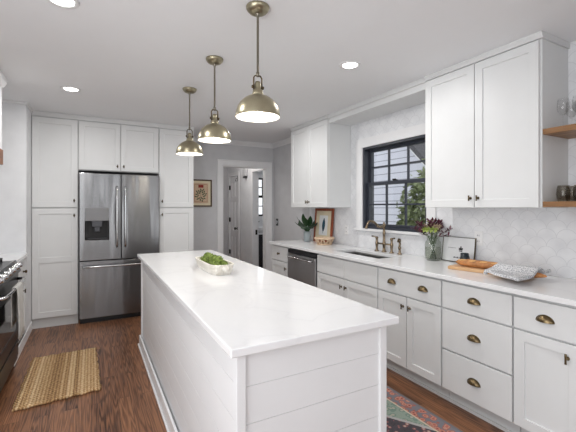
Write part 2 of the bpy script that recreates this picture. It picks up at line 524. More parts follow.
class MB:
    def __init__(s):
        s.v, s.f, s.mi, s.sm = [], [], [], []

    def face(s, idx, mi=0, sm=False):
        s.f.append(tuple(idx)); s.mi.append(mi); s.sm.append(sm)

    def box(s, a, b, mi=0):
        x0, y0, z0 = (min(a[i], b[i]) for i in range(3))
        x1, y1, z1 = (max(a[i], b[i]) for i in range(3))
        k = len(s.v)
        s.v += [Vector(p) for p in ((x0, y0, z0), (x1, y0, z0), (x1, y1, z0), (x0, y1, z0), (x0, y0, z1), (x1, y0, z1), (x1, y1, z1), (x0, y1, z1))]
        for q in ((3, 2, 1, 0), (4, 5, 6, 7), (0, 1, 5, 4), (1, 2, 6, 5), (2, 3, 7, 6), (3, 0, 4, 7)):
            s.face([k + i for i in q], mi)
        return s

    def relief(s, O, U, W, us, vs, dep, w0, V=Z, mi=0):
        O = Vector(O)
        nu, nv = len(us) - 1, len(vs) - 1
        get = lambda i, j: dep(i, j) if 0 <= i < nu and 0 <= j < nv else None
        cache = {}

        def P(i, j, w):
            key = (i, j, round(w, 6))
            if key not in cache:
                cache[key] = len(s.v)
                s.v.append(O + U * us[i] + V * vs[j] + W * w)
            return cache[key]
        for i in range(nu):
            for j in range(nv):
                d = get(i, j)
                if d is None:
                    continue
                s.face([P(i, j, d), P(i + 1, j, d), P(i + 1, j + 1, d), P(i, j + 1, d)], mi)
                s.face([P(i, j + 1, w0), P(i + 1, j + 1, w0), P(i + 1, j, w0), P(i, j, w0)], mi)
                for (ni, nj, a, b) in ((i - 1, j, (i, j + 1), (i, j)), (i + 1, j, (i + 1, j), (i + 1, j + 1)), (i, j - 1, (i, j), (i + 1, j)), (i, j + 1, (i + 1, j + 1), (i, j + 1))):
                    n = get(ni, nj)
                    lo = w0 if n is None else n
                    if lo < d - 1e-7:
                        s.face([P(*a, d), P(*a, lo), P(*b, lo), P(*b, d)], mi)
        return s

    def tube(s, pts, r, seg=10, cap=True, mi=0):
        pts = [Vector(p) for p in pts]
        n = len(pts)
        rs = r if isinstance(r, (list, tuple)) else [r] * n
        prev = None
        k0 = len(s.v)
        for i, p in enumerate(pts):
            t = (pts[min(i + 1, n - 1)] - pts[max(i - 1, 0)]).normalized()
            if prev is None:
                a = t.cross(Z)
                if a.length < 1e-3:
                    a = t.cross(X)
            else:
                a = prev - t * prev.dot(t)
            a.normalize(); prev = a
            b = t.cross(a)
            for q in range(seg):
                an = 2 * PI * q / seg
                s.v.append(p + (a * math.cos(an) + b * math.sin(an)) * rs[i])
        for i in range(n - 1):
            for q in range(seg):
                q2 = (q + 1) % seg
                s.face([k0 + i * seg + q, k0 + i * seg + q2, k0 + (i + 1) * seg + q2, k0 + (i + 1) * seg + q], mi, True)
        if cap:
            s.face([k0 + q for q in reversed(range(seg))], mi)
            s.face([k0 + (n - 1) * seg + q for q in range(seg)], mi)
        return s

    def lathe(s, c, prof, seg=24, mi=0, axis=None, mis=None, sx=1.0, sy=1.0):
        """prof: list of (r, h) ; open ends with r=0 are closed to a point"""
        c = Vector(c)
        ax = Z if axis is None else Vector(axis).normalized()
        a = Vector((1, 0, 0)) if abs(ax.x) < 0.9 else Vector((0, 1, 0))
        a = (a - ax * a.dot(ax)).normalized()
        b = ax.cross(a)
        rows = []
        for r, h in prof:
            if r < 1e-6:
                rows.append([len(s.v)]); s.v.append(c + ax * h)
            else:
                rows.append(list(range(len(s.v), len(s.v) + seg)))
                for q in range(seg):
                    an = 2 * PI * q / seg
                    s.v.append(c + a * (math.cos(an) * r * sx) + b * (math.sin(an) * r * sy) + ax * h)
        for i in range(len(rows) - 1):
            A, Bq = rows[i], rows[i + 1]
            m_ = mis[i] if mis else mi
            for q in range(seg):
                q2 = (q + 1) % seg
                if len(A) == 1 and len(Bq) == 1:
                    continue
                if len(A) == 1:
                    s.face([A[0], Bq[q2], Bq[q]], m_, True)
                elif len(Bq) == 1:
                    s.face([A[q], A[q2], Bq[0]], m_, True)
                else:
                    s.face([A[q], A[q2], Bq[q2], Bq[q]], m_, True)
        return s

    def ball(s, c, rx, ry=None, rz=None, seg=14, rings=8, mi=0):
        ry = rx if ry is None else ry
        rz = rx if rz is None else rz
        prof = [(math.sin(PI * i / rings), -math.cos(PI * i / rings) * rz) for i in range(rings + 1)]
        prof[0] = (0, -rz); prof[-1] = (0, rz)
        return s.lathe(c, prof, seg, mi, sx=rx, sy=ry)

    def prism(s, poly, ext, mi=0):
        """poly: list of 3D points, ext: extrusion vector"""
        k = len(s.v); n = len(poly); ext = Vector(ext)
        s.v += [Vector(p) for p in poly] + [Vector(p) + ext for p in poly]
        s.face([k + i for i in reversed(range(n))], mi)
        s.face([k + n + i for i in range(n)], mi)
        for i in range(n):
            j = (i + 1) % n
            s.face([k + i, k + j, k + n + j, k + n + i], mi)
        return s

    def leaf(s, base, d, side, L, w, bend=0.0, mi=0, n=5, fold=0.15):
        base = Vector(base); d = Vector(d).normalized(); side = Vector(side)
        side = (side - d * side.dot(d)).normalized()
        up = d.cross(side)
        k = len(s.v)
        for i in range(n + 1):
            t = i / n
            ww = w * 0.5 * (math.sin(PI * min(1, t * 0.93 + 0.05)) ** 0.8)
            p = base + d * (L * t) + up * (bend * L * t * t)
            s.v += [p - side * ww + up * ww * fold, p, p + side * ww + up * ww * fold]
        for i in range(n):
            q = k + 3 * i
            s.face([q, q + 1, q + 4, q + 3], mi, True)
            s.face([q + 1, q + 2, q + 5, q + 4], mi, True)
        return s


ORG = {}


def link(name, b, mats, parent=None, bevel=0.0, seg=2, solid=0.0, origin=None, subsurf=0):
    me = bpy.data.meshes.new(name)
    if origin is None:
        if parent is not None:
            origin = ORG[parent.name]
        else:
            xs = [p.x for p in b.v]; ys = [p.y for p in b.v]; zs = [p.z for p in b.v]
            origin = Vector(((min(xs) + max(xs)) / 2, (min(ys) + max(ys)) / 2, min(zs)))
    origin = Vector(origin)
    me.from_pydata([tuple(p - origin) for p in b.v], [], b.f)
    for m_ in (mats if isinstance(mats, (list, tuple)) else [mats]):
        me.materials.append(m_)
    me.polygons.foreach_set('material_index', b.mi)
    me.polygons.foreach_set('use_smooth', b.sm)
    bm = bmesh.new(); bm.from_mesh(me)
    bmesh.ops.remove_doubles(bm, verts=bm.verts, dist=1e-6)
    bmesh.ops.recalc_face_normals(bm, faces=bm.faces)
    bm.to_mesh(me); bm.free()
    o = bpy.data.objects.new(name, me)
    C.objects.link(o)
    if parent is not None:
        o.parent = parent
        o.location = origin - ORG[parent.name]
    else:
        o.location = origin
    ORG[o.name] = origin
    if solid:
        md = o.modifiers.new('solid', 'SOLIDIFY'); md.thickness = solid; md.offset = 0
    if bevel:
        md = o.modifiers.new('bevel', 'BEVEL'); md.width = bevel; md.segments = seg
        md.limit_method = 'ANGLE'; md.angle_limit = math.radians(40)
        md.harden_normals = False
    if subsurf:
        md = o.modifiers.new('sub', 'SUBSURF'); md.levels = subsurf; md.render_levels = subsurf
    return o


def tag(o, label, cat, group=None):
    o['label'] = label; o['category'] = cat
    if group:
        o['group'] = group
    return o


def thing(name, label, cat, loc, group=None):
    o = bpy.data.objects.new(name, None)
    C.objects.link(o)
    o.location = loc
    o.empty_display_size = 0.1
    ORG[o.name] = Vector(loc)
    return tag(o, label, cat, group)


def struct(name, b, mats, parent=None, **kw):
    o = link(name, b, mats, parent, **kw)
    if parent is None:
        o['kind'] = 'structure'
    return o


def sroot(name, loc):
    o = bpy.data.objects.new(name, None)
    C.objects.link(o); o.location = loc; ORG[o.name] = Vector(loc); o['kind'] = 'structure'
    return o


def copy_tree(o, parent=None):
    c = o.copy(); C.objects.link(c)
    if parent is not None:
        c.parent = parent
    for ch in list(o.children):
        copy_tree(ch, c)
    return c


def at(o, loc, rz=None):
    o.location = loc
    if rz is not None:
        o.rotation_euler = (0, 0, rz)
    return o


# ================================================================== STRUCTURE
XW, XL, YB, YR, ZC = 2.80, -1.20, 5.70, -3.0, 2.485
WY0, WY1, WZ0, WZ1 = 2.385, 3.309, 1.14, 2.082       # kitchen window opening
DX0, DX1, DZ = 1.874, 2.674, 2.075                    # opening to the hall

sx_, sy_ = [0, XW + .158 - XL + .15, 3.97 - XL + .15], [0, YB - YR + .15, 8.5 - YR + .15]
for n_, z_ in (('floor', 0), ('ceiling', ZC + .1)):
    b = MB(); b.relief((XL - .15, YR - .15, z_), X, Z, sx_, sy_, lambda i, j: None if (i == 1 and j == 0) else 0.0, -.1, V=Y)
    struct(n_, b, M['floor' if n_ == 'floor' else 'ceil'])


def wall_hole(name, O, U, W, L, H, t, holes, m, z0=0.0):
    us = sorted({0, L, *[h[0] for h in holes], *[h[1] for h in holes]})
    vs = sorted({0, H, *[h[2] for h in holes], *[h[3] for h in holes]})

    def dep(i, j):
        uc, vc = (us[i] + us[i + 1]) / 2, (vs[j] + vs[j + 1]) / 2
        return None if any(h[0] < uc < h[1] and h[2] < vc < h[3] for h in holes) else 0.0
    bb = MB(); bb.relief(O, U, W, us, vs, dep, -t)
    return struct(name, bb, m)


# right wall faces -X ; u along -Y from the back corner
wall_hole('wall_right', (XW + .008, YB, 0), -Y, -X, YB - YR, ZC, .15, [(YB - WY1, YB - WY0, WZ0, WZ1)], M['wall'])
TY0, TY1 = 0.5, 4.50
wall_hole('wall_tile', (XW, TY1, .915), -Y, -X, TY1 - TY0, ZC - .915, .008, [(TY1 - WY1, TY1 - WY0, WZ0 - .915, WZ1 - .915)], M['tile'])
wall_hole('wall_back', (XL, YB, 0), X, -Y, 3.97 - XL, ZC, .12, [(DX0 - XL, DX1 - XL, 0, DZ)], M['wall'])
wall_hole('wall_left', (XL, YR, 0), Y, X, YB - YR, ZC, .12, [(2.0, 4.4, .6, 2.3)], M['whitewall'])
wall_hole('wall_rear', (XW + .158, YR, 0), -X, Y, XW + .158 - XL, ZC, .12, [(XW + .158 - b1, XW + .158 - a1, .3, 2.3) for a1, b1 in ((-0.9, -0.1), (0.42, 0.86), (1.9, 2.5))], M['rear'])
b = MB(); b.box((2.08, .35, 0), (XW + .008, .5, ZC)); struct('wall_light_block', b, M['whitewall'])  # added wall out of view, keeps rear window light off the shelf end panel
# stub of wall between the left worktop and the tall cupboard
b = MB(); b.box((XL, 4.617, 0), (-.598, YB, ZC)); struct('wall_stub', b, M['whitewall'])
# hall and wash room beyond the opening
wall_hole('wall_hall', (XW, 8.10, 0), -Y, -X, 8.10 - 5.82, ZC, .12, [(8.10 - 6.60, 8.10 - 5.86, 0, 2.08), (8.10 - 7.96, 8.10 - 7.42, 0, 2.08)], M['whitewall'])
b = MB(); b.box((1.42, 8.10, 0), (2.92, 8.22, ZC)); struct('wall_hall_end', b, M['wall'])
b = MB(); b.box((1.42, 5.82, 0), (1.54, 8.10, ZC)); struct('wall_hall_left', b, M['wall'])
wall_hole('wall_washroom', (2.92, 7.60, 0), X, -Y, .93, ZC, .12, [(.28, .86, 1.18, 2.06)], M['whitewall'])
b = MB(); b.box((3.85, 5.82, 0), (3.97, 7.72, ZC)); struct('wall_washroom_side', b, M['whitewall'])

# ---- hall door (closed, six panels, hinged on its far side)
dr = sroot('door_1', (XW, 7.69, 0))
us = [0, .09, .235, .295, .44, .53]
vs = [0, .2, .72, .86, 1.5, 1.62, 1.93, 2.06]
b = MB(); b.relief((XW + .012, 7.955, .01), -Y, -X, us, vs, lambda i, j: -.012 if (i in (1, 3) and j in (1, 3, 5)) else 0.0, -.04)
link('door_panel', b, M['trim'], dr, bevel=.003)
for hz in (.37, 1.10, 1.83):
    b = MB(); b.tube([(XW - .012, 7.955, hz - .05), (XW - .012, 7.955, hz + .05)], .011, 8)
    b.box((XW - .006, 7.915, hz - .045), (XW + .003, 7.95, hz + .045))
    link('hinge', b, M['blackmetal'], dr)
b = MB(); b.lathe((XW + .012, 7.49, .92), [(0, 0), (.03, 0), (.03, .008), (.012, .012), (.012, .04), (.028, .05), (.03, .065), (.02, .078), (0, .08)], 14, axis=(-1, 0, 0))
link('door_knob', b, M['blackmetal'], dr)
for k, (y0, y1) in enumerate(((7.42, 7.96), (5.86, 6.60))):
    us = [0, .075, .075 + (y1 - y0), .15 + (y1 - y0)]
    b = MB(); b.relief((XW, y1 + .075, 0), -Y, -X, us, [0, 2.08, 2.16], lambda i, j: None if ((i == 1 and j == 0) or (k == 1 and i == 2)) else .016, -.0)
    struct('trim_%d' % (k + 1), b, M['trim'], bevel=.003)
link('strike_plate', MB().box((XW + .05, 6.594, .84), (XW + .09, 6.5995, .94)), M['blackmetal'], bpy.data.objects['trim_2'])
# over-door hook and chime in the hall
t = tag(link('over_door_hook', MB().box((XW - .004, 7.45, 1.95), (XW - .001, 7.475, 2.07)).box((XW - .045, 7.45, 1.95), (XW - .001, 7.475, 1.958)).box((XW - .045, 7.45, 1.95), (XW - .04, 7.475, 1.99)).box((XW - .004, 7.36, 2.012), (XW - .001, 7.57, 2.02)), M['blackmetal']), 'black over-door hook on the white hall door', 'hook')
t = thing('door_chime', 'small white chime box with dark base high on the hall wall', 'chime', (XW, 6.95, 2.0))
link('cover', MB().box((XW - .06, 6.87, 2.02), (XW - .0005, 7.03, 2.17)), M['chime'], t, bevel=.012)
link('base', MB().box((XW - .06, 6.90, 1.985), (XW - .0005, 7.0, 2.02)), M['darksteel'], t, bevel=.003)

# ---- wash room window
wr = sroot('window_2', (3.49, 7.6, 1.18))


def sash_mesh(O, U, W, w, h, fr, mun, cols, rows, t):
    us = [0, fr]; vs = [0, fr]
    for n, L, arr in ((cols, w, us), (rows, h, vs)):
        cell = (L - 2 * fr - mun * (n - 1)) / n
        for q in range(n):
            arr.append(arr[-1] + cell)
            if q < n - 1:
                arr.append(arr[-1] + mun)
        arr.append(L)
    bb = MB()
    bb.relief(O, U, W, us, vs, lambda i, j: None if (i % 2 == 1 and j % 2 == 1) else (0.0 if (i in (0, len(us) - 2) or j in (0, len(vs) - 2)) else -t * .25), -t)
    return bb


link('sash', sash_mesh((3.20, 7.66, 1.62), X, -Y, .58, .44, .04, .022, 2, 2, .03), M['blackmetal'], wr)
link('sash', sash_mesh((3.20, 7.63, 1.18), X, -Y, .58, .46, .04, .022, 2, 2, .03), M['blackmetal'], wr)
b = MB(); us = [0, .08, .66, .74]
b.relief((3.12, 7.60, 1.10), X, -Y, us, [0, .08, .96, 1.04], lambda i, j: None if (i == 1 and j == 1) else .018, 0)
link('casing', b, M['trim'], wr)
# vanity
t = thing('vanity', 'dark wash room vanity with a white top seen through the doorway', 'vanity', (3.38, 7.35, 0))
link('body', MB().box((2.93, 7.10, 0), (3.845, 7.595, .80)), M['vanity'], t, bevel=.003)
for k in range(2):
    b = MB(); b.relief((2.95 + .445 * k, 7.10, .1), X, -Y, [0, .06, .37, .43], [0, .06, .60, .66], lambda i, j: .010 if (i == 1 and j == 1) else .018, 0)
    d_ = link('door', b, M['vanity'], t, bevel=.002)
link('top', MB().box((2.925, 7.07, .80), (3.848, 7.597, .835)).box((2.925, 7.575, .83), (3.848, 7.597, .95)), M['quartz'], t, bevel=.004)
b = MB(); b.lathe((3.36, 7.30, .8355), [(0, .0), (.12, 0), (.17, .05), (.18, .11), (.17, .11), (.155, .05), (.1, .015), (0, .012)], 22)
tag(link('basin', b, M['white']), 'white round basin on the dark wash room vanity', 'basin')
t = tag(link('basin_faucet', MB().tube([(3.22, 7.50, .835), (3.22, 7.50, 1.03), (3.23, 7.48, 1.07), (3.26, 7.44, 1.08), (3.29, 7.41, 1.06)], .013, 8), M['blackmetal']), 'slim black faucet beside the wash room basin', 'faucet')

# ---- cased opening in the back wall
cw = .09
us = [0, .018, cw, cw + DX1 - DX0, 2 * cw + DX1 - DX0 - .018, 2 * cw + DX1 - DX0]
b = MB(); b.relief((DX0 - cw, YB, 0), X, -Y, us, [0, DZ, DZ + cw - .018, DZ + cw], lambda i, j: None if (i == 2 and j == 0) else (.03 if i in (0, 4) or j == 2 else .018), 0)
struct('trim_3', b, M['trim'], bevel=.003)
b = MB(); us = [0, .02, DX1 - DX0 - .02, DX1 - DX0]
b.relief((DX0, YB, 0), X, -Y, us, [0, DZ - .02, DZ], lambda i, j: None if (i == 1 and j == 0) else 0.0, -.12)
struct('trim_4', b, M['trim'], bevel=.002)


# ---- crown mouldings
def crown(name, p0, p1, out, drop=.07, proj=.055, m='trim'):
    p0, p1, out = Vector(p0), Vector(p1), Vector(out)
    prof = [(0, -drop), (.012, -drop), (.014, -drop * .8), (proj * .55, -drop * .42), (proj * .9, -drop * .2), (proj, -drop * .16), (proj, 0), (0, 0)]
    bb = MB(); bb.prism([p0 + out * a + Z * (ZC + h) for a, h in prof], p1 - p0)
    return struct(name, bb, M[m])


crown('trim_5', (1.24, YB, 0), (XW, YB, 0), -Y)
crown('trim_6', (XW + .008, 4.46, 0), (XW + .008, YB, 0), -X)
crown('trim_7', (XL, 4.617, 0), (-.598, 4.617, 0), -Y, .03, .02)
crown('trim_8', (-.598, 4.60, 0), (-.598, 4.98, 0), X, .03, .02)
b = MB(); b.box((-.598, 3.91, 0), (-.588, 4.978, .1)); struct('baseboard_left', b, M['trim'], bevel=.003)

# ================================================================== KITCHEN WINDOW
w1 = sroot('window_1', (XW, (WY0 + WY1) / 2, WZ0))
cw = .105
us = [0, cw, cw + WY1 - WY0, 2 * cw + WY1 - WY0]
b = MB(); b.relief((XW, WY1 + cw, WZ0 - .0), -Y, -X, us, [0, WZ1 - WZ0, WZ1 - WZ0 + cw], lambda i, j: None if (i == 1 and j == 0) else .02, 0)
link('casing', b, M['trim'], w1, bevel=.003)
b = MB(); b.box((XW - .045, WY0 - cw - .02, WZ0 - .022), (XW + .03, WY1 + cw + .02, WZ0 + .002)); b.box((XW - .014, WY0 - cw, WZ0 - .03), (XW, WY1 + cw, WZ0 - .02))
link('sill', b, M['trim'], w1, bevel=.003)
b = MB(); us = [0, .022, WY1 - WY0 - .022, WY1 - WY0]
b.relief((XW - .004, WY1, WZ0 + .002), -Y, -X, us, [0, .022, WZ1 - WZ0 - .026, WZ1 - WZ0 - .002], lambda i, j: None if (i == 1 and j == 1) else 0.0, -.15)
link('jamb', b, M['slate'], w1)
zm = 1.655
up = link('upper_sash', sash_mesh((XW + .075, WY1 - .022, zm - .018), -Y, -X, WY1 - WY0 - .044, WZ1 - .024 - zm + .018, .034, .018, 3, 2, .032), M['slate'], w1, bevel=.002)
lo = link('lower_sash', sash_mesh((XW + .04, WY1 - .022, WZ0 + .024), -Y, -X, WY1 - WY0 - .044, zm + .018 - WZ0 - .024, .036, .018, 3, 2, .032), M['slate'], w1, bevel=.002)
link('glass', MB().box((XW + .089, WY0 + .04, zm), (XW + .092, WY1 - .04, WZ1 - .04)), M['glass'], up)
link('glass', MB().box((XW + .054, WY0 + .04, WZ0 + .04), (XW + .057, WY1 - .04, zm)), M['glass'], lo)
link('sash_lock', MB().box((XW + .042, 2.83, zm + .018), (XW + .07, 2.88, zm + .03)).box((XW + .05, 2.845, zm + .028), (XW + .06, 2.895, zm + .04)), M['blackmetal'], lo, bevel=.002)
# rear windows (behind the camera, where the daylight comes in)
for k, (a1, b1) in enumerate(((-0.9, -0.1), (0.42, 0.86), (1.9, 2.5))):
    r_ = sroot('window_%d' % (k + 3), ((a1 + b1) / 2, YR, .3))
    link('sash', sash_mesh((b1, YR - .03, .3), -X, Y, b1 - a1, 2.0, .04, .02, 1, 2, .04), M['trim'], r_)
r_ = sroot('window_6', (XL, .2, .6))
link('sash', sash_mesh((XL - .03, -1.0, .6), Y, X, 2.4, 1.7, .04, .03, 3, 1, .04), M['trim'], r_)


# ================================================================== CABINET PARTS
def frame_pt(O, U, W, u, v, w=0):
    return Vector(O) + U * u + Z * v + W * w


def shaker(name, O, U, W, w, h, parent, rail=.058, mid=None, t=.02, m='cab'):
    us = [0, rail, w - rail, w]
    vs = [0, rail] + ([mid - rail / 2, mid + rail / 2] if mid else []) + [h - rail, h]
    rec = (1, 3) if mid else (1,)
    bb = MB(); bb.relief(O, U, W, us, vs, lambda i, j: -.009 if (i == 1 and j in rec) else 0.0, -t)
    return link(name, bb, M[m], parent, bevel=.0016)


def slab(name, O, U, W, w, h, parent, t=.02, m='cab'):
    bb = MB(); bb.relief(O, U, W, [0, w], [0, h], lambda i, j: 0.0, -t)
    return link(name, bb, M[m], parent, bevel=.0022)


def cup_pull(c, U, W, parent, L=.088, H=.036, D=.026):
    c = Vector(c); bb = MB()
    n, k = 14, 6
    for sgn, sh in ((1, 1.0), (0, .86)):
        k0 = len(bb.v)
        for i in range(n + 1):
            a = PI * i / n
            for j in range(k + 1):
                e = PI / 2 * j / k
                # u across, v up, w out : quarter ellipsoid, open below
                u = -math.cos(a) * L / 2 * sh
                rr = math.sin(a) * sh
                bb.v.append(c + U * u + Z * (rr * math.sin(e) * H * .95 - H * .35) + W * (rr * math.cos(e) * D))
        for i in range(n):
            for j in range(k):
                q = k0 + i * (k + 1) + j
                bb.face([q, q + k + 1, q + k + 2, q + 1], 0, True)
    # flange against the front
    bb.prism([c + U * (-math.cos(PI * i / 12) * (L / 2 + .004)) + Z * (math.sin(PI * i / 12) * (H + .003) - H * .35) for i in range(13)], W * .002)
    return link('pull', bb, M['brass'], parent)


def t_knob(c, U, W, parent, m='bronze', L=.04):
    c = Vector(c); bb = MB()
    bb.lathe(c, [(0, 0), (.011, 0), (.011, .003), (.006, .006), (.005, .022), (0, .022)], 10, axis=W)
    bb.tube([c + W * .022 - Z * L / 2, c + W * .022 - Z * L * .3, c + W * .022 + Z * L * .3, c + W * .022 + Z * L / 2], [.006, .0052, .0052, .006], 8)
    return link('knob', bb, M[m], parent)


def ball_knob(c, W, parent):
    bb = MB(); bb.lathe(c, [(0, 0), (.012, 0), (.008, .006), (.007, .014), (.016, .02), (.017, .028), (.01, .034), (0, .035)], 14, axis=W)
    return link('knob', bb, M['bronze'], parent)


XF = 2.182
XC = XF + .0205
RU, RW = -Y, -X
TOE = .105


def base_unit(y0, y1, label, name='base_cabinet', sink=False):
    """carcass of a right hand base cabinet between y0<y1"""
    t = thing(name, label, 'cabinet', ((XC + XW) / 2, (y0 + y1) / 2, 0))
    g = .002
    if sink:
        b = MB(); b.box((XC, y0 + g, TOE), (XC + .02, y1 - g, .885)); b.box((XC + .02, y0 + g, TOE), (XW - .01, y0 + .02, .885)); b.box((XC + .02, y1 - .02, TOE), (XW - .01, y1 - g, .885)); b.box((XC + .02, y0 + g, TOE), (XW - .01, y1 - g, TOE + .02))
    else:
        b = MB(); b.box((XC, y0 + g, TOE), (XW - .002, y1 - g, .885))
    link('carcass', b, M['inner'], t)
    link('toe_kick', MB().box((XC + .062, y0 + g, 0), (XC + .075, y1 - g, TOE)).box((XC + .046, y0 + g, 0), (XC + .062, y1 - g, .018)), M['inner'], t)
    return t


G = .006   # half gap


def rdoor(t, y0, y1, z0, z1, kn, kz=None):
    d_ = shaker('door', (XF, y1, z0), RU, RW, y1 - y0, z1 - z0, t)
    if kn is not None:
        t_knob((XF, kn, z1 - .075 if kz is None else kz), RU, RW, d_, 'brass' if y0 < 1.2 else 'bronze', .052 if y0 < 1.2 else .04)
    return d_


def rdrawer(t, y0, y1, z0, z1, pulls=(), knob=None):
    d_ = slab('drawer', (XF, y1, z0), RU, RW, y1 - y0, z1 - z0, t)
    for py in pulls:
        cup_pull((XF, py, (z0 + z1) / 2 - .002), RU, RW, d_)
    if knob:
        ball_knob((XF, knob, (z0 + z1) / 2), RW, d_)
    return d_


Z1, Z2, ZT, Z0 = .674, .685, .866, .117
# A: end unit by the hall
t = base_unit(4.02, 4.50, 'narrow white base cabinet at the far end, between dishwasher and hall')
rdrawer(t, 4.03, 4.49, Z2, ZT, knob=4.26)
rdoor(t, 4.03, 4.49, Z0, Z1, 4.075)
# dishwasher
t = thing('dishwasher', 'stainless steel dishwasher built in under the far counter', 'dishwasher', (2.5, 3.685, 0))
link('tub', MB().box((XC, 3.362, .1), (XW - .05, 4.012, .872)), M['darksteel'], t)
link('toe_panel', MB().box((XC + .05, 3.362, 0), (XC + .06, 4.012, .1)), M['black'], t)
b = MB(); b.relief((XF - .012, 4.01, .115), RU, RW, [0, .646], [0, .70], lambda i, j: 0.0, -.03)
dd = link('door', b, M['dwsteel'], t, bevel=.004)
b = MB(); b.relief((XF - .006, 4.01, .822), RU, RW, [0, .646], [0, .044], lambda i, j: 0.0, -.024)
link('control_strip', b, M['darksteel'], t, bevel=.003)
b = MB(); b.tube([(XF - .012, 3.95, .775), (XF - .045, 3.94, .78), (XF - .05, 3.90, .78), (XF - .05, 3.47, .78), (XF - .045, 3.43, .78), (XF - .012, 3.42, .775)], .010, 8)
link('handle', b, M['chrome'], dd)
# sink base
t = base_unit(2.388, 3.352, 'wide white sink base cabinet with two doors below the window', sink=True)
my = (2.388 + 3.352) / 2
rdrawer(t, 2.394, my - .003, Z2, ZT); rdrawer(t, my + .003, 3.346, Z2, ZT)
rdoor(t, 2.394, my - .003, Z0, Z1, my - .035); rdoor(t, my + .003, 3.346, Z0, Z1, my + .035)
# two-door unit
t = base_unit(1.737, 2.388, 'white base cabinet with one drawer on two cup pulls above two doors')
my = (1.737 + 2.388) / 2
rdrawer(t, 1.743, 2.382, Z2, ZT, (my - .16, my + .16))
rdoor(t, 1.743, my - .003, Z0, Z1, my - .035); rdoor(t, my + .003, 2.382, Z0, Z1, my + .035)
# three drawers
t = base_unit(1.243, 1.737, 'white base cabinet with a stack of three slab drawers')
for z0, z1 in ((Z2, ZT), (.398, Z1), (Z0, .387)):
    rdrawer(t, 1.249, 1.731, z0, z1, (1.49,))
# near unit, one door
t = base_unit(.895, 1.243, 'nearest white base cabinet, single drawer over a single door, at right edge')
rdrawer(t, .901, 1.237, Z2, ZT, (1.07,))
rdoor(t, .901, 1.237, Z0, Z1, .963, .60)

t = base_unit(.502, .895, 'white base cabinet beside the added light-blocking wall, nearest the camera')
rdrawer(t, .508, .889, Z2, ZT, (.70,))
rdoor(t, .508, .889, Z0, Z1, .55, .60)

# ---- right worktop with sink cut-out
SX0, SX1, SY0, SY1 = 2.325, 2.62, 2.53, 3.24
XE = 2.152
us = [0, 4.52 - SY1, 4.52 - SY0, 4.52 - .501]
b = MB(); b.relief((XE, 4.52, .915), -Y, Z, us, [0, SX0 - XE, SX1 - XE, XW - .0005 - XE], lambda i, j: None if (i == 1 and j == 1) else 0.0, -.03, V=X)
tag(link('worktop', b, M['quartz'], bevel=.003), 'long white quartz worktop along the window wall', 'worktop')
# sink
b = MB()
o_ = .012
L_ = [(SX0 - o_, SY0 - o_, .885), (SX1 + o_, SY0 - o_, .885), (SX1 + o_, SY1 + o_, .885), (SX0 - o_, SY1 + o_, .885)]
b.relief((SX0 - o_, SY0 - o_, .884), X, Z, [0, o_ + .004, o_ + SX1 - SX0 - .004, 2 * o_ + SX1 - SX0], [0, o_ + .004, o_ + SY1 - SY0 - .004, 2 * o_ + SY1 - SY0], lambda i, j: -.19 if (i == 1 and j == 1) else 0.0, -.194, V=Y)
t = thing('sink', 'undermount stainless steel sink below the window', 'sink', (2.465, 2.87, .69))
link('basin', b, M['sinksteel'], t, bevel=.008)
b = MB(); b.lathe((2.465, 2.87, .694), [(0, 0), (.04, 0), (.042, .003), (.03, .004), (.026, .001), (0, .001)], 18)
link('drain', b, M['darksteel'], t)

# ---- faucet
FX, FY = 2.715, 2.875
t = thing('bridge_faucet', 'antique bronze bridge faucet behind the sink', 'faucet', (FX, FY, .915))
b = MB(); b.lathe((FX, FY, .915), [(0, 0), (.027, 0), (.027, .008), (.018, .014), (.014, .04), (.017, .075), (.022, .085), (.017, .1), (.013, .12), (.0125, .18), (.016, .2), (.0125, .22), (.0125, .26), (.019, .272), (.019, .29), (.012, .298), (.008, .306), (.011, .313), (0, .32)], 16)
link('column', b, M['faucet'], t)
pth = []
for q in range(13):
    s_ = q / 12
    xx = FX - .005 - s_ * .225
    zz = 1.193 - .012 * math.sin(PI * min(1, s_ / .45)) + (.052 * math.sin(PI / 2 * min(1, max(0, (s_ - .35) / .45))) if s_ > .35 else 0)
    if s_ > .8:
        zz -= .035 * ((s_ - .8) / .2) ** 2
    pth.append((xx, FY, zz))
pth += [(FX - .238, FY, 1.182), (FX - .24, FY, 1.165)]
link('spout', MB().tube(pth, [.0145] * 4 + [.0125] * 9 + [.0135, .0145], 10), M['faucet'], t)
link('bridge', MB().tube([(FX, FY - .11, 1.0), (FX, FY + .11, 1.0)], .009, 8), M['faucet'], t)
for sg in (-1, 1):
    y_ = FY + sg * .11
    b = MB(); b.lathe((FX, y_, .915), [(0, 0), (.025, 0), (.025, .007), (.015, .013), (.012, .04), (.017, .075), (.017, .095), (.012, .11), (.014, .135), (.018, .145), (.012, .155), (0, .158)], 14)
    h_ = link('valve', b, M['faucet'], t)
    b = MB(); b.tube([(FX, y_, 1.062), (FX - .01, y_ + sg * .03, 1.07), (FX - .018, y_ + sg * .058, 1.072)], [.008, .006, .009], 8); link('lever', b, M['faucet'], h_)
t = thing('side_sprayer', 'bronze side sprayer right of the bridge faucet', 'sprayer', (FX, FY - .22, .915))
b = MB(); b.lathe((FX, FY - .22, .915), [(0, 0), (.024, 0), (.024, .007), (.014, .014), (.012, .05), (.016, .06), (.016, .075), (.011, .08), (.010, .12), (.015, .135), (.015, .15), (0, .156)], 14); link('body', b, M['faucet'], t)
b = MB(); b.tube([(FX, FY - .22, 1.062), (FX - .03, FY - .238, 1.07), (FX - .055, FY - .25, 1.045)], [.011, .012, .009], 8); b.tube([(FX, FY - .22, 1.055), (FX - .03, FY - .262, 1.02)], .006, 8); link('nozzle', b, M['bronze'], t)

# ================================================================== UPPER CABINETS
UX = 2.46


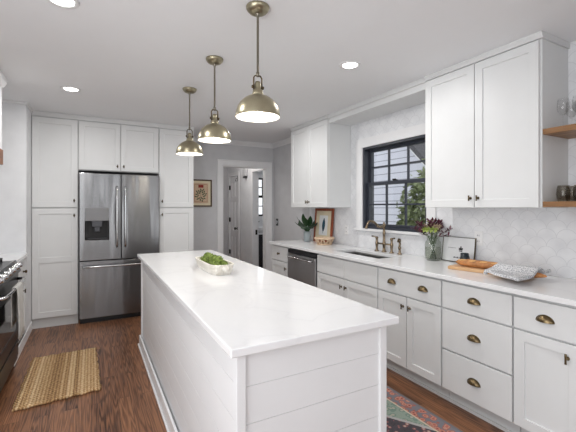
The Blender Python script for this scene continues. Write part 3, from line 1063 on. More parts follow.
def upper(y0, y1, label):
    t = thing('wall_cabinet', label, 'cabinet', (2.65, (y0 + y1) / 2, 1.385))
    link('carcass', MB().box((UX + .0205, y0, 1.385), (XW - .0005, y1, 2.445)), M['cab'], t, bevel=.0015)
    my = (y0 + y1) / 2
    for a, c, k in ((y0 + .012, my - .003, my - .03), (my + .003, y1 - .003, my + .03)):
        d_ = shaker('door', (UX, c, 1.387), RU, RW, c - a, 1.051, t)
        t_knob((UX, k, 1.455), RU, RW, d_)
    pf = [(UX + .0205, 2.445), (UX + .002, 2.446), (UX, 2.455), (UX - .012, ZC - .012), (UX - .012, ZC - .001), (XW - .001, ZC - .001), (XW - .001, 2.445)]
    link('crown', MB().prism([(x_, y0 - .012, z_) for x_, z_ in pf], (0, y1 - y0 + .012, 0)), M['cab'], t)
    return t


upper(1.232, 2.121, 'large white two-door wall cabinet right of the window')
upper(3.54, 4.443, 'white two-door wall cabinet left of the window, above the plant')
b = MB(); b.box((UX + .02, 2.122, 2.385), (XW, 3.539, ZC)); b.box((UX + .005, 2.122, 2.44), (UX + .02, 3.539, ZC))
struct('trim_9', b, M['cab'], bevel=.003)

# ================================================================== TALL WALL WITH FRIDGE
YF = 4.98
PU, PW = X, -Y
YC = YF + .0205
T0, T1 = .117, 2.418


def tall(x0, x1, label, hinge, stub=0):
    t = thing('tall_cabinet', label, 'cabinet', ((x0 + x1) / 2, 5.3, 0))
    link('carcass', MB().box((x0, YC, .105), (x1, YB - .001, ZC - .001)), M['inner'], t)
    link('toe_kick', MB().box((x0 + .001, YC + .01, 0), (x1 - .001, YC + .03, .105)), M['inner'], t)
    a, c = x0 + .006, x1 - .006
    kx = c - .035 if hinge == 'l' else a + .035
    d_ = shaker('door', (a, YF, T0), PU, PW, c - a, 1.373 - T0, t, mid=.66, rail=.065); t_knob((kx, YF, 1.29), PU, PW, d_)
    d_ = shaker('door', (a, YF, 1.388), PU, PW, c - a, T1 - 1.388, t, rail=.065); t_knob((kx, YF, 1.465), PU, PW, d_)
    link('cornice', MB().box((x0, YF + .004, T1 + .012), (x1, YC, ZC - .001)), M['cab'], t)
    return t


tall(-.597, -.139, 'tall white pantry cupboard left of the fridge', 'l')
tall(.778, 1.235, 'tall white pantry cupboard right of the fridge', 'r')
t = thing('fridge_top_cabinet', 'white two-door cabinet above the fridge', 'cabinet', (.32, 5.3, 1.83))
link('carcass', MB().box((-.138, YC, 1.83), (.777, YB - .001, ZC - .001)), M['inner'], t)
for a, c, k in ((-.132, .3175, .285), (.3235, .771, .357)):
    d_ = shaker('door', (a, YF, 1.84), PU, PW, c - a, T1 - 1.84, t); t_knob((k, YF, 1.895), PU, PW, d_)
link('cornice', MB().box((-.138, YF + .004, T1 + .012), (.777, YC, ZC - .001)), M['cab'], t)

# ---- fridge
f0, f1, fy, fs = -.127, .770, 4.90, .3235
t = thing('refrigerator', 'stainless steel french door refrigerator with water dispenser', 'refrigerator', (.32, 5.25, 0))
link('body', MB().box((f0 + .004, fy + .085, .03), (f1 - .004, 5.66, 1.785)), M['darksteel'], t)
link('toe_grille', MB().box((f0 + .01, fy + .06, .0), (f1 - .01, fy + .085, .06)), M['black'], t)
w_ = fs - .003 - f0
us = [0, .062, .311, w_]
h0, h1 = .752, 1.795
vs = [0, .995 - h0, 1.225 - h0, 1.378 - h0, h1 - h0]
b = MB(); b.relief((f0, fy, h0), PU, PW, us, vs, lambda i, j: -.055 if (i == 1 and j == 1) else 0.0, -.08)
dl = link('door', b, M['steel'], t, bevel=.006, seg=3)
b = MB(); b.relief((fs + .003, fy, h0), PU, PW, [0, f1 - fs - .003], [0, h1 - h0], lambda i, j: 0.0, -.08)
dr_ = link('door', b, M['steel'], t, bevel=.006, seg=3)
b = MB(); b.relief((f0, fy, .065), PU, PW, [0, f1 - f0], [0, .742 - .065], lambda i, j: 0.0, -.08)
fz = link('freezer_drawer', b, M['steel'], t, bevel=.006, seg=3)
# dispenser
b = MB(); b.relief((f0 + .062, fy, 1.225), PU, PW, [0, .249], [0, .153], lambda i, j: .004, .0002)
dp = link('dispenser_panel', b, M['grey'], dl, bevel=.003)
b = MB(); b.relief((f0 + .064, fy - .0, .997), PU, PW, [0, .012, .233, .245], [0, .012, .226], lambda i, j: -.05 if (i == 1 and j == 1) else .002, -.054)
link('dispenser_recess', b, M['iron'], dl)
b = MB(); b.box((f0 + .13, fy - .002, 1.15), (f0 + .245, fy + .045, 1.222)); b.box((f0 + .155, fy + .02, 1.09), (f0 + .22, fy + .045, 1.16)); link('spigot', b, M['darksteel'], dl, bevel=.006)
b = MB(); b.box((f0 + .085, fy + .004, 1.008), (f0 + .288, fy + .045, 1.014)); link('drip_tray', b, M['darksteel'], dl)


def bar_handle(p0, p1, out, r, name, parent):
    p0, p1, out = Vector(p0), Vector(p1), Vector(out)
    d_ = p1 - p0
    pts = [p0, p0 + out * .7 + d_ * .01, p0 + out + d_ * .04] + [p0 + out * (1 + .12 * math.sin(PI * k / 8)) + d_ * (.04 + .92 * k / 8) for k in range(1, 8)] + [p1 + out - d_ * .04, p1 + out * .7 - d_ * .01, p1]
    return link(name, MB().tube(pts, r, 10), M['chrome'], parent)


bar_handle((.273, fy, .905), (.273, fy, 1.64), -Y * .05, .0125, 'handle', dl)
bar_handle((.366, fy, .905), (.366, fy, 1.64), -Y * .05, .0125, 'handle', dr_)
bar_handle((f0 + .04, fy, .683), (f1 - .04, fy, .683), -Y * .05, .0125, 'handle', fz)
for xa in (f0 + .03, f1 - .11):
    link('hinge_cover', MB().box((xa, fy + .01, 1.785), (xa + .08, fy + .12, 1.803)), M['darksteel'], t, bevel=.004)

# ================================================================== ISLAND
ix0, ix1, iy0, iy1 = .437, 1.122, 1.172, 3.90
t = thing('kitchen_island', 'white shiplap kitchen island in the middle of the room', 'island', ((ix0 + ix1) / 2, 2.55, 0))
pitch = .134
zs = [0]
k = 0
edges = []
z_ = .885
while z_ > .02:
    edges.append(z_); z_ -= pitch if len(edges) > 1 else .125
vs = [0.0]
for e in reversed(edges[1:]):
    vs += [e - .0012, e + .0012]
vs.append(.884)
gro = lambda i, j: 0.0 if j % 2 == 0 else -.003
b = MB(); b.box((ix0 + .02, iy0 + .02, 0), (ix1 - .02, iy1 - .02, .884)); link('core', b, M['inner'], t)
b = MB(); b.relief((ix0 + .012, iy1 - .02, 0), -Y, -X, [0, iy1 - iy0 - .04], vs, gro, -.012); link('side_cladding', b, M['ship'], t)
b = MB(); b.relief((ix0 + .02, iy0 + .012, 0), X, -Y, [0, ix1 - ix0 - .04], vs, gro, -.012); link('end_cladding', b, M['ship'], t)
b = MB(); b.relief((ix1 - .012, iy0 + .02, 0), Y, X, [0, iy1 - iy0 - .04], vs, gro, -.012); link('side_cladding', b, M['ship'], t)
b = MB(); b.relief((ix1 - .02, iy1 - .012, 0), -X, Y, [0, ix1 - ix0 - .04], vs, gro, -.012); link('end_cladding', b, M['ship'], t)
for cx_, cy_ in ((ix0, iy0), (ix1 - .034, iy0), (ix0, iy1 - .034), (ix1 - .034, iy1 - .034)):
    link('corner_board', MB().box((cx_, cy_, 0), (cx_ + .034, cy_ + .034, .884)), M['ship'], t, bevel=.002)
hb = .105
b = MB()
us = [0, .016, ix1 - ix0 + .016, ix1 - ix0 + .032]
b.relief((ix0 - .016, iy0 - .016, 0), X, Z, us, [0, .016, iy1 - iy0 + .016, iy1 - iy0 + .032], lambda i, j: None if (i == 1 and j == 1) else hb, 0, V=Y)
bs = link('baseboard', b, M['trim'], t, bevel=.005)
b = MB(); us = [0, .012, ix1 - ix0 + .044, ix1 - ix0 + .056]
b.relief((ix0 - .028, iy0 - .028, 0), X, Z, us, [0, .012, iy1 - iy0 + .044, iy1 - iy0 + .056], lambda i, j: None if (i == 1 and j == 1) else .018, 0, V=Y)
link('shoe_moulding', b, M['trim'], bs, bevel=.005)
b = MB(); b.relief((.407, 1.146, .915), X, Z, [0, 1.172 - .407], [0, 3.945 - 1.146], lambda i, j: 0.0, -.03, V=Y)
tag(link('island_worktop', b, M['quartz'], bevel=.004), 'white quartz worktop on the kitchen island', 'worktop')

# ================================================================== LEFT SIDE
LU, LW = Y, X
t = thing('base_cabinet', 'narrow white base cabinet between the range and the left pantry', 'cabinet', (-.9, 4.26, 0))
link('carcass', MB().box((XL + .001, 3.912, .105), (-.62, 4.615, .884)), M['inner'], t)
d_ = slab('drawer', (-.60, 4.22, .685), LU, LW, .39, .18, t); ball_knob((-.60, 4.44, .745), LW, d_)
d_ = shaker('door', (-.60, 4.22, .117), LU, LW, .39, .557, t); t_knob((-.60, 4.42, .555), LU, LW, d_)
link('filler', MB().box((-.62, 3.914, .117), (-.60, 4.214, .866)), M['cab'], t)
tag(link('side_worktop', MB().box((XL + .0005, 3.908, .885), (-.578, 4.616, .915)), M['quartz'], bevel=.003), 'short white worktop between range and left pantry', 'worktop')

# ---- range
ry0, ry1, rx = 2.985, 3.90, -.555
t = thing('range', 'black and steel gas range at the left edge', 'range', (-.87, 3.44, 0))
link('body', MB().box((XL + .02, ry0, .07), (rx - .035, ry1, .905)), M['black'], t, bevel=.003)
for (lx, ly) in ((-1.1, ry0 + .05), (-1.1, ry1 - .05), (-.66, ry0 + .05), (-.66, ry1 - .05)):
    link('leg', MB().tube([(lx, ly, 0), (lx, ly, .075)], .02, 10), M['black'], t)
link('cooktop', MB().box((XL + .02, ry0, .905), (rx - .03, ry1, .925)), M['darksteel'], t, bevel=.004)
for gy in (ry0 + .03, ry0 + .32, ry0 + .61):
    b = MB()
    for q in range(2):
        b.box((-1.12 + q * .44, gy, .944), (-1.105 + q * .44, gy + .27, .958))
        b.box((-1.12, gy + q * .255, .944), (-.665, gy + .015 + q * .255, .958))
    b.box((-1.12, gy + .128, .944), (-.665, gy + .142, .958)); b.box((-.9, gy, .944), (-.886, gy + .27, .958))
    for q in range(2):
        for q2 in range(2):
            b.box((-1.12 + q * .44, gy + q2 * .255, .925), (-1.105 + q * .44, gy + .015 + q2 * .255, .95))
    link('grate', b, M['iron'], t)
    for bx in (-1.0, -.78):
        b = MB(); b.lathe((bx, gy + .135, .925), [(0, 0), (.045, 0), (.045, .008), (.03, .014), (0, .014)], 16); link('burner', b, M['iron'], t)
b = MB(); b.prism([(rx - .035, ry0, .83), (rx + .012, ry0, .83), (rx + .012, ry0, .845), (rx - .022, ry0, .93), (rx - .035, ry0, .93)], (0, ry1 - ry0, 0))
cp = link('control_panel', b, M['darksteel'], t, bevel=.002)
nrm = Vector((.085, 0, .034)).normalized()
for q, ky in enumerate((3.07, 3.21, 3.36, 3.52, 3.67, 3.80)):
    c_ = Vector((rx - .005, ky, .888))
    b = MB(); b.lathe(c_, [(0, -.002), (.027, -.002), (.027, .006), (.022, .008), (.022, .034), (.019, .039), (0, .039)], 16, axis=nrm)
    b.box(c_ + nrm * .036 + Vector((-.004, -.003, -.018)), c_ + nrm * .036 + Vector((.006, .003, .018)))
    link('knob', b, M['chrome'], cp)
b = MB(); b.relief((rx - .005, ry0 + .003, .25), LU, LW, [0, .09, ry1 - ry0 - .096, ry1 - ry0 - .006], [0, .10, .43, .568], lambda i, j: -.004 if (i == 1 and j == 1) else 0.0, -.03)
od = link('oven_door', b, M['black'], t, bevel=.003)
link('oven_window', MB().box((rx - .0085, ry0 + .10, .36), (rx - .0065, ry1 - .10, .67)), M['darkglass'], od)
bar_handle((rx - .005, ry0 + .05, .775), (rx - .005, ry1 - .05, .775), X * .05, .0125, 'handle', od)
b = MB(); b.relief((rx - .005, ry0 + .003, .075), LU, LW, [0, ry1 - ry0 - .006], [0, .03, .15, .168], lambda i, j: 0.006 if j == 2 else (0.0 if j == 1 else -.006), -.03)
link('warming_drawer', b, M['black'], t, bevel=.002)
# towel on the oven handle
b = MB()
hx, hz = rx - .005 + .056, .775
cols_ = 12
prof = [(hx + .022, .40)] + [(hx + .021, .40 + .33 * k / 6) for k in range(1, 7)] + [(hx + .0165 * math.cos(a_), hz + .0165 * math.sin(a_)) for a_ in (0, PI / 4, PI / 2, 3 * PI / 4, PI)] + [(hx - .018, .75 - .26 * k / 5) for k in range(0, 6)]
for i in range(cols_ + 1):
    yy = 3.33 + .24 * i / cols_
    for k, (px_, pz_) in enumerate(prof):
        amp = min(1, max(0, (.76 - pz_) / .3)) * (.007 if k < 8 else .002)
        b.v.append(Vector((px_ + amp * math.sin(i * 1.5) + (amp if k < 8 else 0), yy + .02 * (0.76 - pz_) * (i / cols_ - .5), pz_)))
n_ = len(prof)
for i in range(cols_):
    for k in range(n_ - 1):
        b.face([i * n_ + k, (i + 1) * n_ + k, (i + 1) * n_ + k + 1, i * n_ + k + 1], 0, True)
tag(link('dish_towel', b, M['waffle'], solid=.004), 'pale grey dish towel hung over the oven handle', 'towel')

# ---- range hood
t = thing('range_hood', 'white range hood cover with a wooden band above the range', 'range hood', (-.93, 3.44, 1.75))
link('cover', MB().box((XL + .0005, ry0, 1.86), (-.672, 3.88, ZC - .0005)), M['cab'], t, bevel=.002)
link('wood_band', MB().box((XL + .0005, ry0 - .006, 1.75), (-.664, 3.886, 1.877)), M['hoodwood'], t, bevel=.003)
link('crown', MB().prism([(-.672, ry0 - .01, 2.41), (-.665, ry0 - .01, 2.41), (-.64, ry0 - .01, 2.45), (-.635, ry0 - .01, ZC - .0005), (-.672, ry0 - .01, ZC - .0005)], (0, 3.905 - ry0, 0)), M['trim'], t)
link('filter_panel', MB().box((-1.12, ry0 + .08, 1.744), (-.74, 3.80, 1.752)), M['darksteel'], t)

# ================================================================== RUGS
b = MB()
jq = [(-.471, 3.998), (.039, 4.011), (.064, 3.094), (-.477, 3.038)]
N1, N2 = 20, 24
for i in range(N1 + 1):
    for j in range(N2 + 1):
        u, v = i / N1, j / N2
        x_ = (jq[0][0] * (1 - u) + jq[1][0] * u) * (1 - v) + (jq[3][0] * (1 - u) + jq[2][0] * u) * v
        y_ = (jq[0][1] * (1 - u) + jq[1][1] * u) * (1 - v) + (jq[3][1] * (1 - u) + jq[2][1] * u) * v
        e_ = .006 * math.sin(v * 40 + i) if i in (0, N1) else 0
        b.v.append(Vector((x_ + e_, y_ + (.006 * math.sin(u * 30) if j in (0, N2) else 0), .010 + .0015 * math.sin(i * 2.3 + j))))
for i in range(N1):
    for j in range(N2):
        q = i * (N2 + 1) + j
        b.face([q, q + 1, q + N2 + 2, q + N2 + 1], 0, True)
o = tag(link('jute_mat', b, M['jute'], solid=.014, origin=(-.21, 3.54, 0)), 'small braided jute mat on the floor by the range', 'mat')
b = MB(); b.box((1.25, .75, 0), (2.01, 2.75, .009))
tag(link('runner_rug', b, M['rug'], bevel=.003, origin=(1.63, 1.75, 0)), 'patterned red and teal runner rug between island and cabinets', 'rug')

# ================================================================== LIGHTS
PX = .80
pend_labels = ['nearest brass dome pendant lamp over the island front', 'middle brass dome pendant lamp over the island', 'farthest brass dome pendant lamp over the island, before the tall cupboards']


def make_pendant(y):
    t = thing('pendant_lamp', pend_labels[0], 'lamp', (PX, y, 1.885), 'brass pendants over the island')
    c = (PX, y, 0)
    b = MB(); b.lathe(c, [(0, 2.445), (.03, 2.446), (.046, 2.453), (.058, 2.464), (.064, 2.476), (.064, 2.4845), (0, 2.4845)], 28); link('canopy', b, M['pendant'], t)
    b = MB(); b.lathe(c, [(.012, 2.446), (.0085, 2.44), (.0065, 2.425), (.0065, 2.13), (.010, 2.125), (.010, 2.105), (0, 2.10)], 12); link('rod', b, M['rod'], t)
    b = MB()
    for sg in (-1, 1):
        b.tube([(PX, y, 2.105), (PX + sg * .015, y, 2.108), (PX + sg * .024, y, 2.095), (PX + sg * .024, y, 2.03)], .0045, 8)
        b.lathe((PX + sg * .024, y, 2.045), [(0, 0), (.009, 0), (.009, .01), (0, .012)], 10, axis=(sg, 0, 0))
    link('yoke', b, M['bronze'], t)
    b = MB(); b.lathe(c, [(0, 2.075), (.014, 2.075), (.018, 2.06), (.018, 2.035), (.027, 2.028), (.03, 2.01), (.034, 2.0), (0, 2.0)], 20); link('socket', b, M['pendant'], t)
    out = [(.028, 2.006)] + [(.121 * math.sin(a_), 1.888 + .118 * math.cos(a_)) for a_ in [math.radians(q) for q in (18, 28, 38, 48, 58, 68, 78, 86)]] + [(.1225, 1.885), (.122, 1.880)]
    inn = [(.1185, 1.881)] + [(.117 * math.sin(a_), 1.886 + .114 * math.cos(a_)) for a_ in [math.radians(q) for q in (84, 74, 64, 54, 44, 34, 24)]] + [(0, 1.998)]
    b = MB(); b.lathe(c, out + inn, 36, mis=[0] * (len(out) - 1) + [1] * (len(inn) + 1)); link('shade', b, [M['pendant'], M['shadein']], t)
    b = MB(); b.lathe(c, [(0, 1.898), (.018, 1.902), (.03, 1.92), (.03, 1.935), (.018, 1.96), (.013, 1.985), (0, 1.99)], 16); link('bulb', b, M['bulb'], t)
    l = bpy.data.lights.new('pendant_light', 'POINT'); l.energy = 4; l.color = (1, .92, .8); l.shadow_soft_size = .03
    lo_ = bpy.data.objects.new('pendant_light', l); C.objects.link(lo_); lo_.parent = t; lo_.location = (0, 0, -.005)
    return t


p1 = make_pendant(1.82)
for k, y in ((1, 2.61), (2, 3.385)):
    c_ = copy_tree(p1); c_.location = (PX, y, 1.885); c_['label'] = pend_labels[k]
dl_ = ['recessed ceiling light on the right, nearest the window cabinets', 'recessed ceiling light before the left pantry cupboard', 'recessed ceiling light at the top left edge of the ceiling']


def make_down(x, y):
    t = thing('recessed_light', dl_[0], 'light', (x, y, ZC), 'recessed ceiling lights')
    b = MB(); b.lathe((x, y, ZC), [(.056, -.001), (.062, -.006), (.078, -.006), (.083, -.0005), (.056, -.0005)], 28); link('trim_ring', b, M['white'], t)
    b = MB(); b.lathe((x, y, ZC), [(0, -.0035), (.0575, -.0035), (.0575, -.001), (0, -.001)], 28); link('lens', b, M['lamp'], t)
    l = bpy.data.lights.new('downlight', 'AREA'); l.shape = 'DISK'; l.size = .11; l.energy = 18; l.color = (1, .985, .965)
    lo_ = bpy.data.objects.new('downlight', l); C.objects.link(lo_); lo_.parent = t; lo_.location = (0, 0, -.008)
    return t


r1 = make_down(1.752, 2.225)
dl_ += ['recessed ceiling light hidden behind the nearest pendant lamp']
for k, (x, y) in ((1, (-.166, 3.912)), (2, (-.137, 2.253)), (3, (1.75, 3.90))):
    c_ = copy_tree(r1); c_.location = (x, y, ZC); c_['label'] = dl_[k]
# hall ceiling lamp (out of view, lights the hall)
l = bpy.data.lights.new('hall_light', 'POINT'); l.energy = 20; l.shadow_soft_size = .1; l.color = (1, .95, .9)
lo_ = bpy.data.objects.new('hall_light', l); C.objects.link(lo_); lo_.location = (2.15, 6.5, 2.36)

# ================================================================== ISLAND DECOR
bc = Vector((.813, 2.68, .915))
t = thing('dough_bowl', 'long bleached wooden dough bowl on the island', 'bowl', bc)
b = MB()
ring = lambda hl, hw, z_, n=28: [Vector((bc.x + hw * math.copysign(abs(math.cos(a_)) ** .42, math.cos(a_)), bc.y + hl * math.copysign(abs(math.sin(a_)) ** .42, math.sin(a_)), bc.z + z_)) for a_ in [2 * PI * (q + .5) / n for q in range(n)]]
rows = [ring(.245, .074, 0), ring(.262, .09, .06), ring(.266, .094, .072), ring(.252, .080, .072), ring(.246, .074, .055), ring(.222, .05, .014)]
for r_ in rows:
    b.v += r_
n_ = 28
b.face([q for q in reversed(range(n_))])
for i in range(len(rows) - 1):
    for q in range(n_):
        b.face([i * n_ + q, i * n_ + (q + 1) % n_, (i + 1) * n_ + (q + 1) % n_, (i + 1) * n_ + q], 0, False)
b.face([(len(rows) - 1) * n_ + q for q in range(n_)])
link('trough', b, M['dough'], t, bevel=.003)
for sg in (-1, 1):
    b = MB(); b.lathe(bc + Vector((0, sg * .252, .045)), [(0, -.01), (.024, -.01), (.021, .012), (.026, .03), (.022, .042), (0, .046)], 14, axis=(0, sg, .0)); link('handle', b, M['dough'], t)


def artichoke(c, s):
    b = MB(); c = Vector(c)
    b.ball((c.x, c.y, c.z), s * .78, s * .78, s * .8, 12, 8)
    for rg in range(6):
        el = -.7 + rg * .42
        n = 9 if rg < 4 else 6
        for q in range(n):
            a_ = 2 * PI * (q + .5 * (rg % 2)) / n
            o_ = Vector((math.cos(a_) * math.cos(el), math.sin(a_) * math.cos(el), math.sin(el)))
            tn = Vector((-math.cos(a_) * math.sin(el), -math.sin(a_) * math.sin(el), math.cos(el)))
            sd = Vector((-math.sin(a_), math.cos(a_), 0))
            b.leaf(c + o_ * s * .74, tn + o_ * .45, sd, s * .66, s * .56, -.25, n=3, fold=-.3)
    return b


proto = tag(link('artichoke', artichoke((0, 0, 0), .030), M['arti'], origin=(0, 0, 0)), 'small green artichoke heaped in the dough bowl', 'artichoke', 'green artichokes in the dough bowl')
sp_ = []
for q in range(8):
    sp_.append((bc.x - .029, bc.y - .17 + q * .049, .966 + .002 * (q % 2)))
    sp_.append((bc.x + .029, bc.y - .165 + q * .049, .966 + .002 * (q % 3)))
sp_ += [(bc.x + .004 * (-1) ** q, bc.y - .125 + q * .054, .996 - .003 * (q % 2)) for q in range(6)]
sp_ = [p for p in sp_]
for k, p in enumerate(sp_):
    o = proto if k == 0 else proto.copy()
    if k:
        C.objects.link(o)
    o.location = p; o.rotation_euler = (rnd.uniform(-.6, .6), rnd.uniform(-.6, .6), rnd.uniform(0, 6))
    s_ = rnd.uniform(.85, 1.08); o.scale = (s_, s_, s_)

# ================================================================== COUNTER DECOR
# potted plant
pc = Vector((2.60, 4.235, .915))
t = thing('potted_plant', 'dark leafy plant in a pale grey pot at the far counter end', 'plant', pc)
b = MB(); b.lathe(pc, [(0, 0), (.043, 0), (.047, .01), (.05, .14), (.046, .142), (.043, .13), (0, .128)], 22); link('pot', b, M['pot'], t)
b = MB(); b.lathe(pc, [(0, .129), (.0425, .129), (0, .134)], 14); link('soil', b, M['bark'], t)
b = MB()
for q in range(18):
    a_ = q * 2.4 + .5
    el = (.2, .5, .85, 1.2)[q % 4]
    d_ = Vector((math.cos(a_) * math.cos(el), math.sin(a_) * math.cos(el), math.sin(el)))
    base = pc + Vector((math.cos(a_) * .012, math.sin(a_) * .012, .125))
    st = base + d_ * .05 + Z * .04
    b.tube([base, st], .004, 6)
    sd = d_.cross(Z) if abs(d_.z) < .97 else X
    b.leaf(st, d_, sd, (.12 + .03 * (q % 3)) * (.7 if math.cos(a_) > .4 else 1), .084, -.12 if el < 1.1 else -.04, n=6)
link('foliage', b, M['leaf'], t)

# feather picture leaning against the tile
t = thing('feather_picture', 'red wood framed feather print leaning on the tile by the plant', 'picture', (2.75, 4.08, .915))
tilt = math.radians(4.5)
Vv = Vector((math.sin(tilt), 0, math.cos(tilt)))
Wv = Vector((-math.cos(tilt), 0, math.sin(tilt)))
O_ = Vector((2.735, 4.30, .9170))
fw, fh, fb = .43, .455, .034
b = MB(); b.relief(O_, -Y, Wv, [0, fb, fw - fb, fw], [0, fb, fh - fb, fh], lambda i, j: -.012 if (i == 1 and j == 1) else 0.0, -.022, V=Vv); link('frame', b, M['redwood'], t, bevel=.002)
b = MB(); b.relief(O_ + Wv * -.0105, -Y, Wv, [fb, fb + .08, fw - fb - .08, fw - fb], [fb, fb + .06, fh - fb - .06, fh - fb], lambda i, j: None if (i == 1 and j == 1) else .002, 0, V=Vv); link('mat_board', b, M['paper'], t)
b = MB(); b.relief(O_ + Wv * -.0112, -Y, Wv, [fb + .075, fw - fb - .075], [fb + .055, fh - fb - .055], lambda i, j: .001, 0, V=Vv); pr_ = link('print', b, M['whitepaper'], t)
b = MB(); pc_ = O_ - Y * (fw / 2) + Vv * .125 - Wv * .009
b.leaf(pc_ + Vv * .02, Vv * .97 - Y * .08, -Y, .18, .07, 0, n=8, fold=0); b.tube([pc_ - Vv * .01 + Y * .004, pc_ + Vv * .05], .002, 6); link('feather', b, M['feather'], pr_)

# arched pale wooden stand
tc_ = Vector((2.585, 3.80, .915))
t = thing('wooden_stand', 'round pale wooden stand with arched sides before the feather print', 'stand', tc_)


def torus(c, R, r, n=32, m_=8):
    bb = MB()
    for i in range(n):
        a_ = 2 * PI * i / n
        for j in range(m_):
            e = 2 * PI * j / m_
            bb.v.append(Vector(c) + Vector((math.cos(a_) * (R + r * math.cos(e)), math.sin(a_) * (R + r * math.cos(e)), r * math.sin(e))))
    for i in range(n):
        for j in range(m_):
            bb.face([i * m_ + j, ((i + 1) % n) * m_ + j, ((i + 1) % n) * m_ + (j + 1) % m_, i * m_ + (j + 1) % m_], 0, True)
    return bb


link('base_ring', torus(tc_ + Z * .010, .085, .010), M['palewood'], t)
link('rim', torus(tc_ + Z * .082, .118, .011), M['palewood'], t)
b = MB(); b.lathe(tc_ + Z * .072, [(0, 0), (.115, 0), (.115, .01), (0, .01)], 30); link('tray', b, M['palewood'], t)
for q in range(8):
    a0 = 2 * PI * q / 8
    pts = []
    for s_ in range(9):
        u = s_ / 8
        a_ = a0 + (u - .5) * .62
        hh = math.sin(PI * u)
        R_ = .085 + .028 * hh
        pts.append(tc_ + Vector((math.cos(a_) * R_, math.sin(a_) * R_, .012 + .06 * hh)))
    link('arch', MB().tube(pts, .0085, 8), M['palewood'], t)

# vase with flowers
vc = Vector((2.685, 2.225, .915))
t = thing('glass_vase', 'green glass jar vase on the counter right of the window', 'vase', vc)
b = MB(); b.lathe(vc, [(0, 0), (.058, 0), (.068, .012), (.071, .05), (.071, .14), (.066, .165), (.054, .18), (.054, .2), (.057, .203), (.051, .203), (.05, .18), (.062, .163), (.067, .14), (.067, .05), (.062, .014), (0, .008)], 28); link('jar', b, M['jar'], t)
b = MB(); b.lathe(vc, [(0, .009), (.061, .0145), (.066, .05), (.066, .115), (0, .115)], 24); link('water', b, M['water'], t)


def stem_path(a_, lean, h):
    o_ = Vector((math.cos(a_), math.sin(a_), 0))
    b0 = vc + Vector((0, 0, .014)) - o_ * .028
    nk = vc + o_ * min(.04, .012 + lean * .25) + Z * .2
    tip = nk + o_ * lean + Z * h
    return [b0, nk, nk * .5 + tip * .5 + Z * .015, tip], o_


for k in range(17):
    a_ = k * 2.4
    lean = (.05, .09, .125, .14)[k % 4]
    h = (.135, .115, .075, .025)[k % 4] + rnd.uniform(-.01, .015)
    if math.cos(a_) > .3:
        lean = min(lean, .045)
    pts, o_ = stem_path(a_, lean, h)
    b = MB(); b.tube(pts, .0016, 5, mi=1)
    for q in range(13):
        p = pts[1].lerp(pts[3], .45 + .55 * q / 12) + (Z * .006)
        aa = q * 2.4
        d_ = (pts[3] - pts[2]).normalized() * .7 + Vector((math.cos(aa), math.sin(aa), .3)) * .8
        b.leaf(p, d_, d_.cross(Z) if abs(d_.normalized().z) < .95 else X, .05, .017, .1, n=3)
    tag(link('burgundy_sprig', b, [M['burg'], M['stem']]), 'burgundy leafy sprig standing in the green glass vase', 'flower', 'burgundy sprigs in the vase')
for k in range(13):
    a_ = PI + (k * 2.4) % 3.4 - 1.7
    lean = (.012, .04, .06)[k % 3]
    h = (.13, .105, .08)[k % 3]
    if math.cos(a_) > .3:
        lean = min(lean, .05)
    pts, o_ = stem_path(a_, lean, h)
    b = MB(); b.tube(pts, .0016, 5, mi=1)
    for q in range(12):
        aa = q * 2.4; zz = 1 - 2 * (q + .5) / 12
        d_ = Vector((math.cos(aa) * math.sqrt(1 - zz * zz), math.sin(aa) * math.sqrt(1 - zz * zz), zz))
        b.leaf(pts[3], d_, d_.cross(Vector((.3, .2, .93))), .032, .02, .2, n=3)
    blush = k % 3 == 1
    if blush:
        tag(link('blush_blossom', b, [M['blush'], M['stem']]), 'pale blush blossom standing in the green glass vase', 'flower', 'blush blossoms in the vase')
    else:
        tag(link('lime_blossom', b, [M['lime'], M['stem']]), 'lime green blossom standing in the green glass vase', 'flower', 'lime blossoms in the vase')

# sign leaning against the tile
t = thing('crest_sign', 'white sign with a black crest leaning on the tile behind the vase', 'sign', (2.76, 2.04, .915))
tilt = math.radians(7)
Vv = Vector((math.sin(tilt), 0, math.cos(tilt))); Wv = Vector((-math.cos(tilt), 0, math.sin(tilt)))
O_ = Vector((2.755, 2.195, .9175)); fw, fh, fb = .312, .215, .0045
b = MB(); b.relief(O_, -Y, Wv, [0, fb, fw - fb, fw], [0, fb, fh - fb, fh], lambda i, j: None if (i == 1 and j == 1) else 0.0, -.014, V=Vv); link('frame', b, M['bronze'], t)
b = MB(); b.relief(O_, -Y, Wv, [fb, fw - fb], [fb, fh - fb], lambda i, j: -.004, -.013, V=Vv); pn = link('panel', b, M['whitepaper'], t)
P_ = lambda u, v: O_ - Y * u + Vv * v - Wv * .0035
b = MB()
cu, cv = .182, .105
b.leaf(P_(cu, cv), Vv, -Y, .036, .014, 0, n=5, fold=0)
for sg in (-1, 1):
    b.leaf(P_(cu, cv), Vv * .75 - Y * sg * .8, -Y, .028, .012, 0, n=5, fold=0)
    b.leaf(P_(cu, cv + .002), Vv * .15 - Y * sg, Vv, .022, .009, 0, n=4, fold=0)
b.prism([P_(cu - .016, cv - .012), P_(cu + .016, cv - .012), P_(cu + .016, cv - .004), P_(cu - .016, cv - .004)], Wv * .001)
link('crest', b, M['ink'], pn)
b = MB()
b.prism([P_(.055, .118), P_(.135, .118), P_(.135, .1205), P_(.055, .1205)], Wv * .001)
link('rule_line', b, M['ink'], pn)
b = MB()
for u0, w_ in ((.118, .014), (.137, .006), (.147, .016), (.168, .007), (.178, .014)):
    b.prism([P_(u0, .033), P_(u0 + w_, .033), P_(u0 + w_ * .8, .045), P_(u0 + w_ * .2, .045)], Wv * .001)
link('lettering', b, M['ink'], pn)

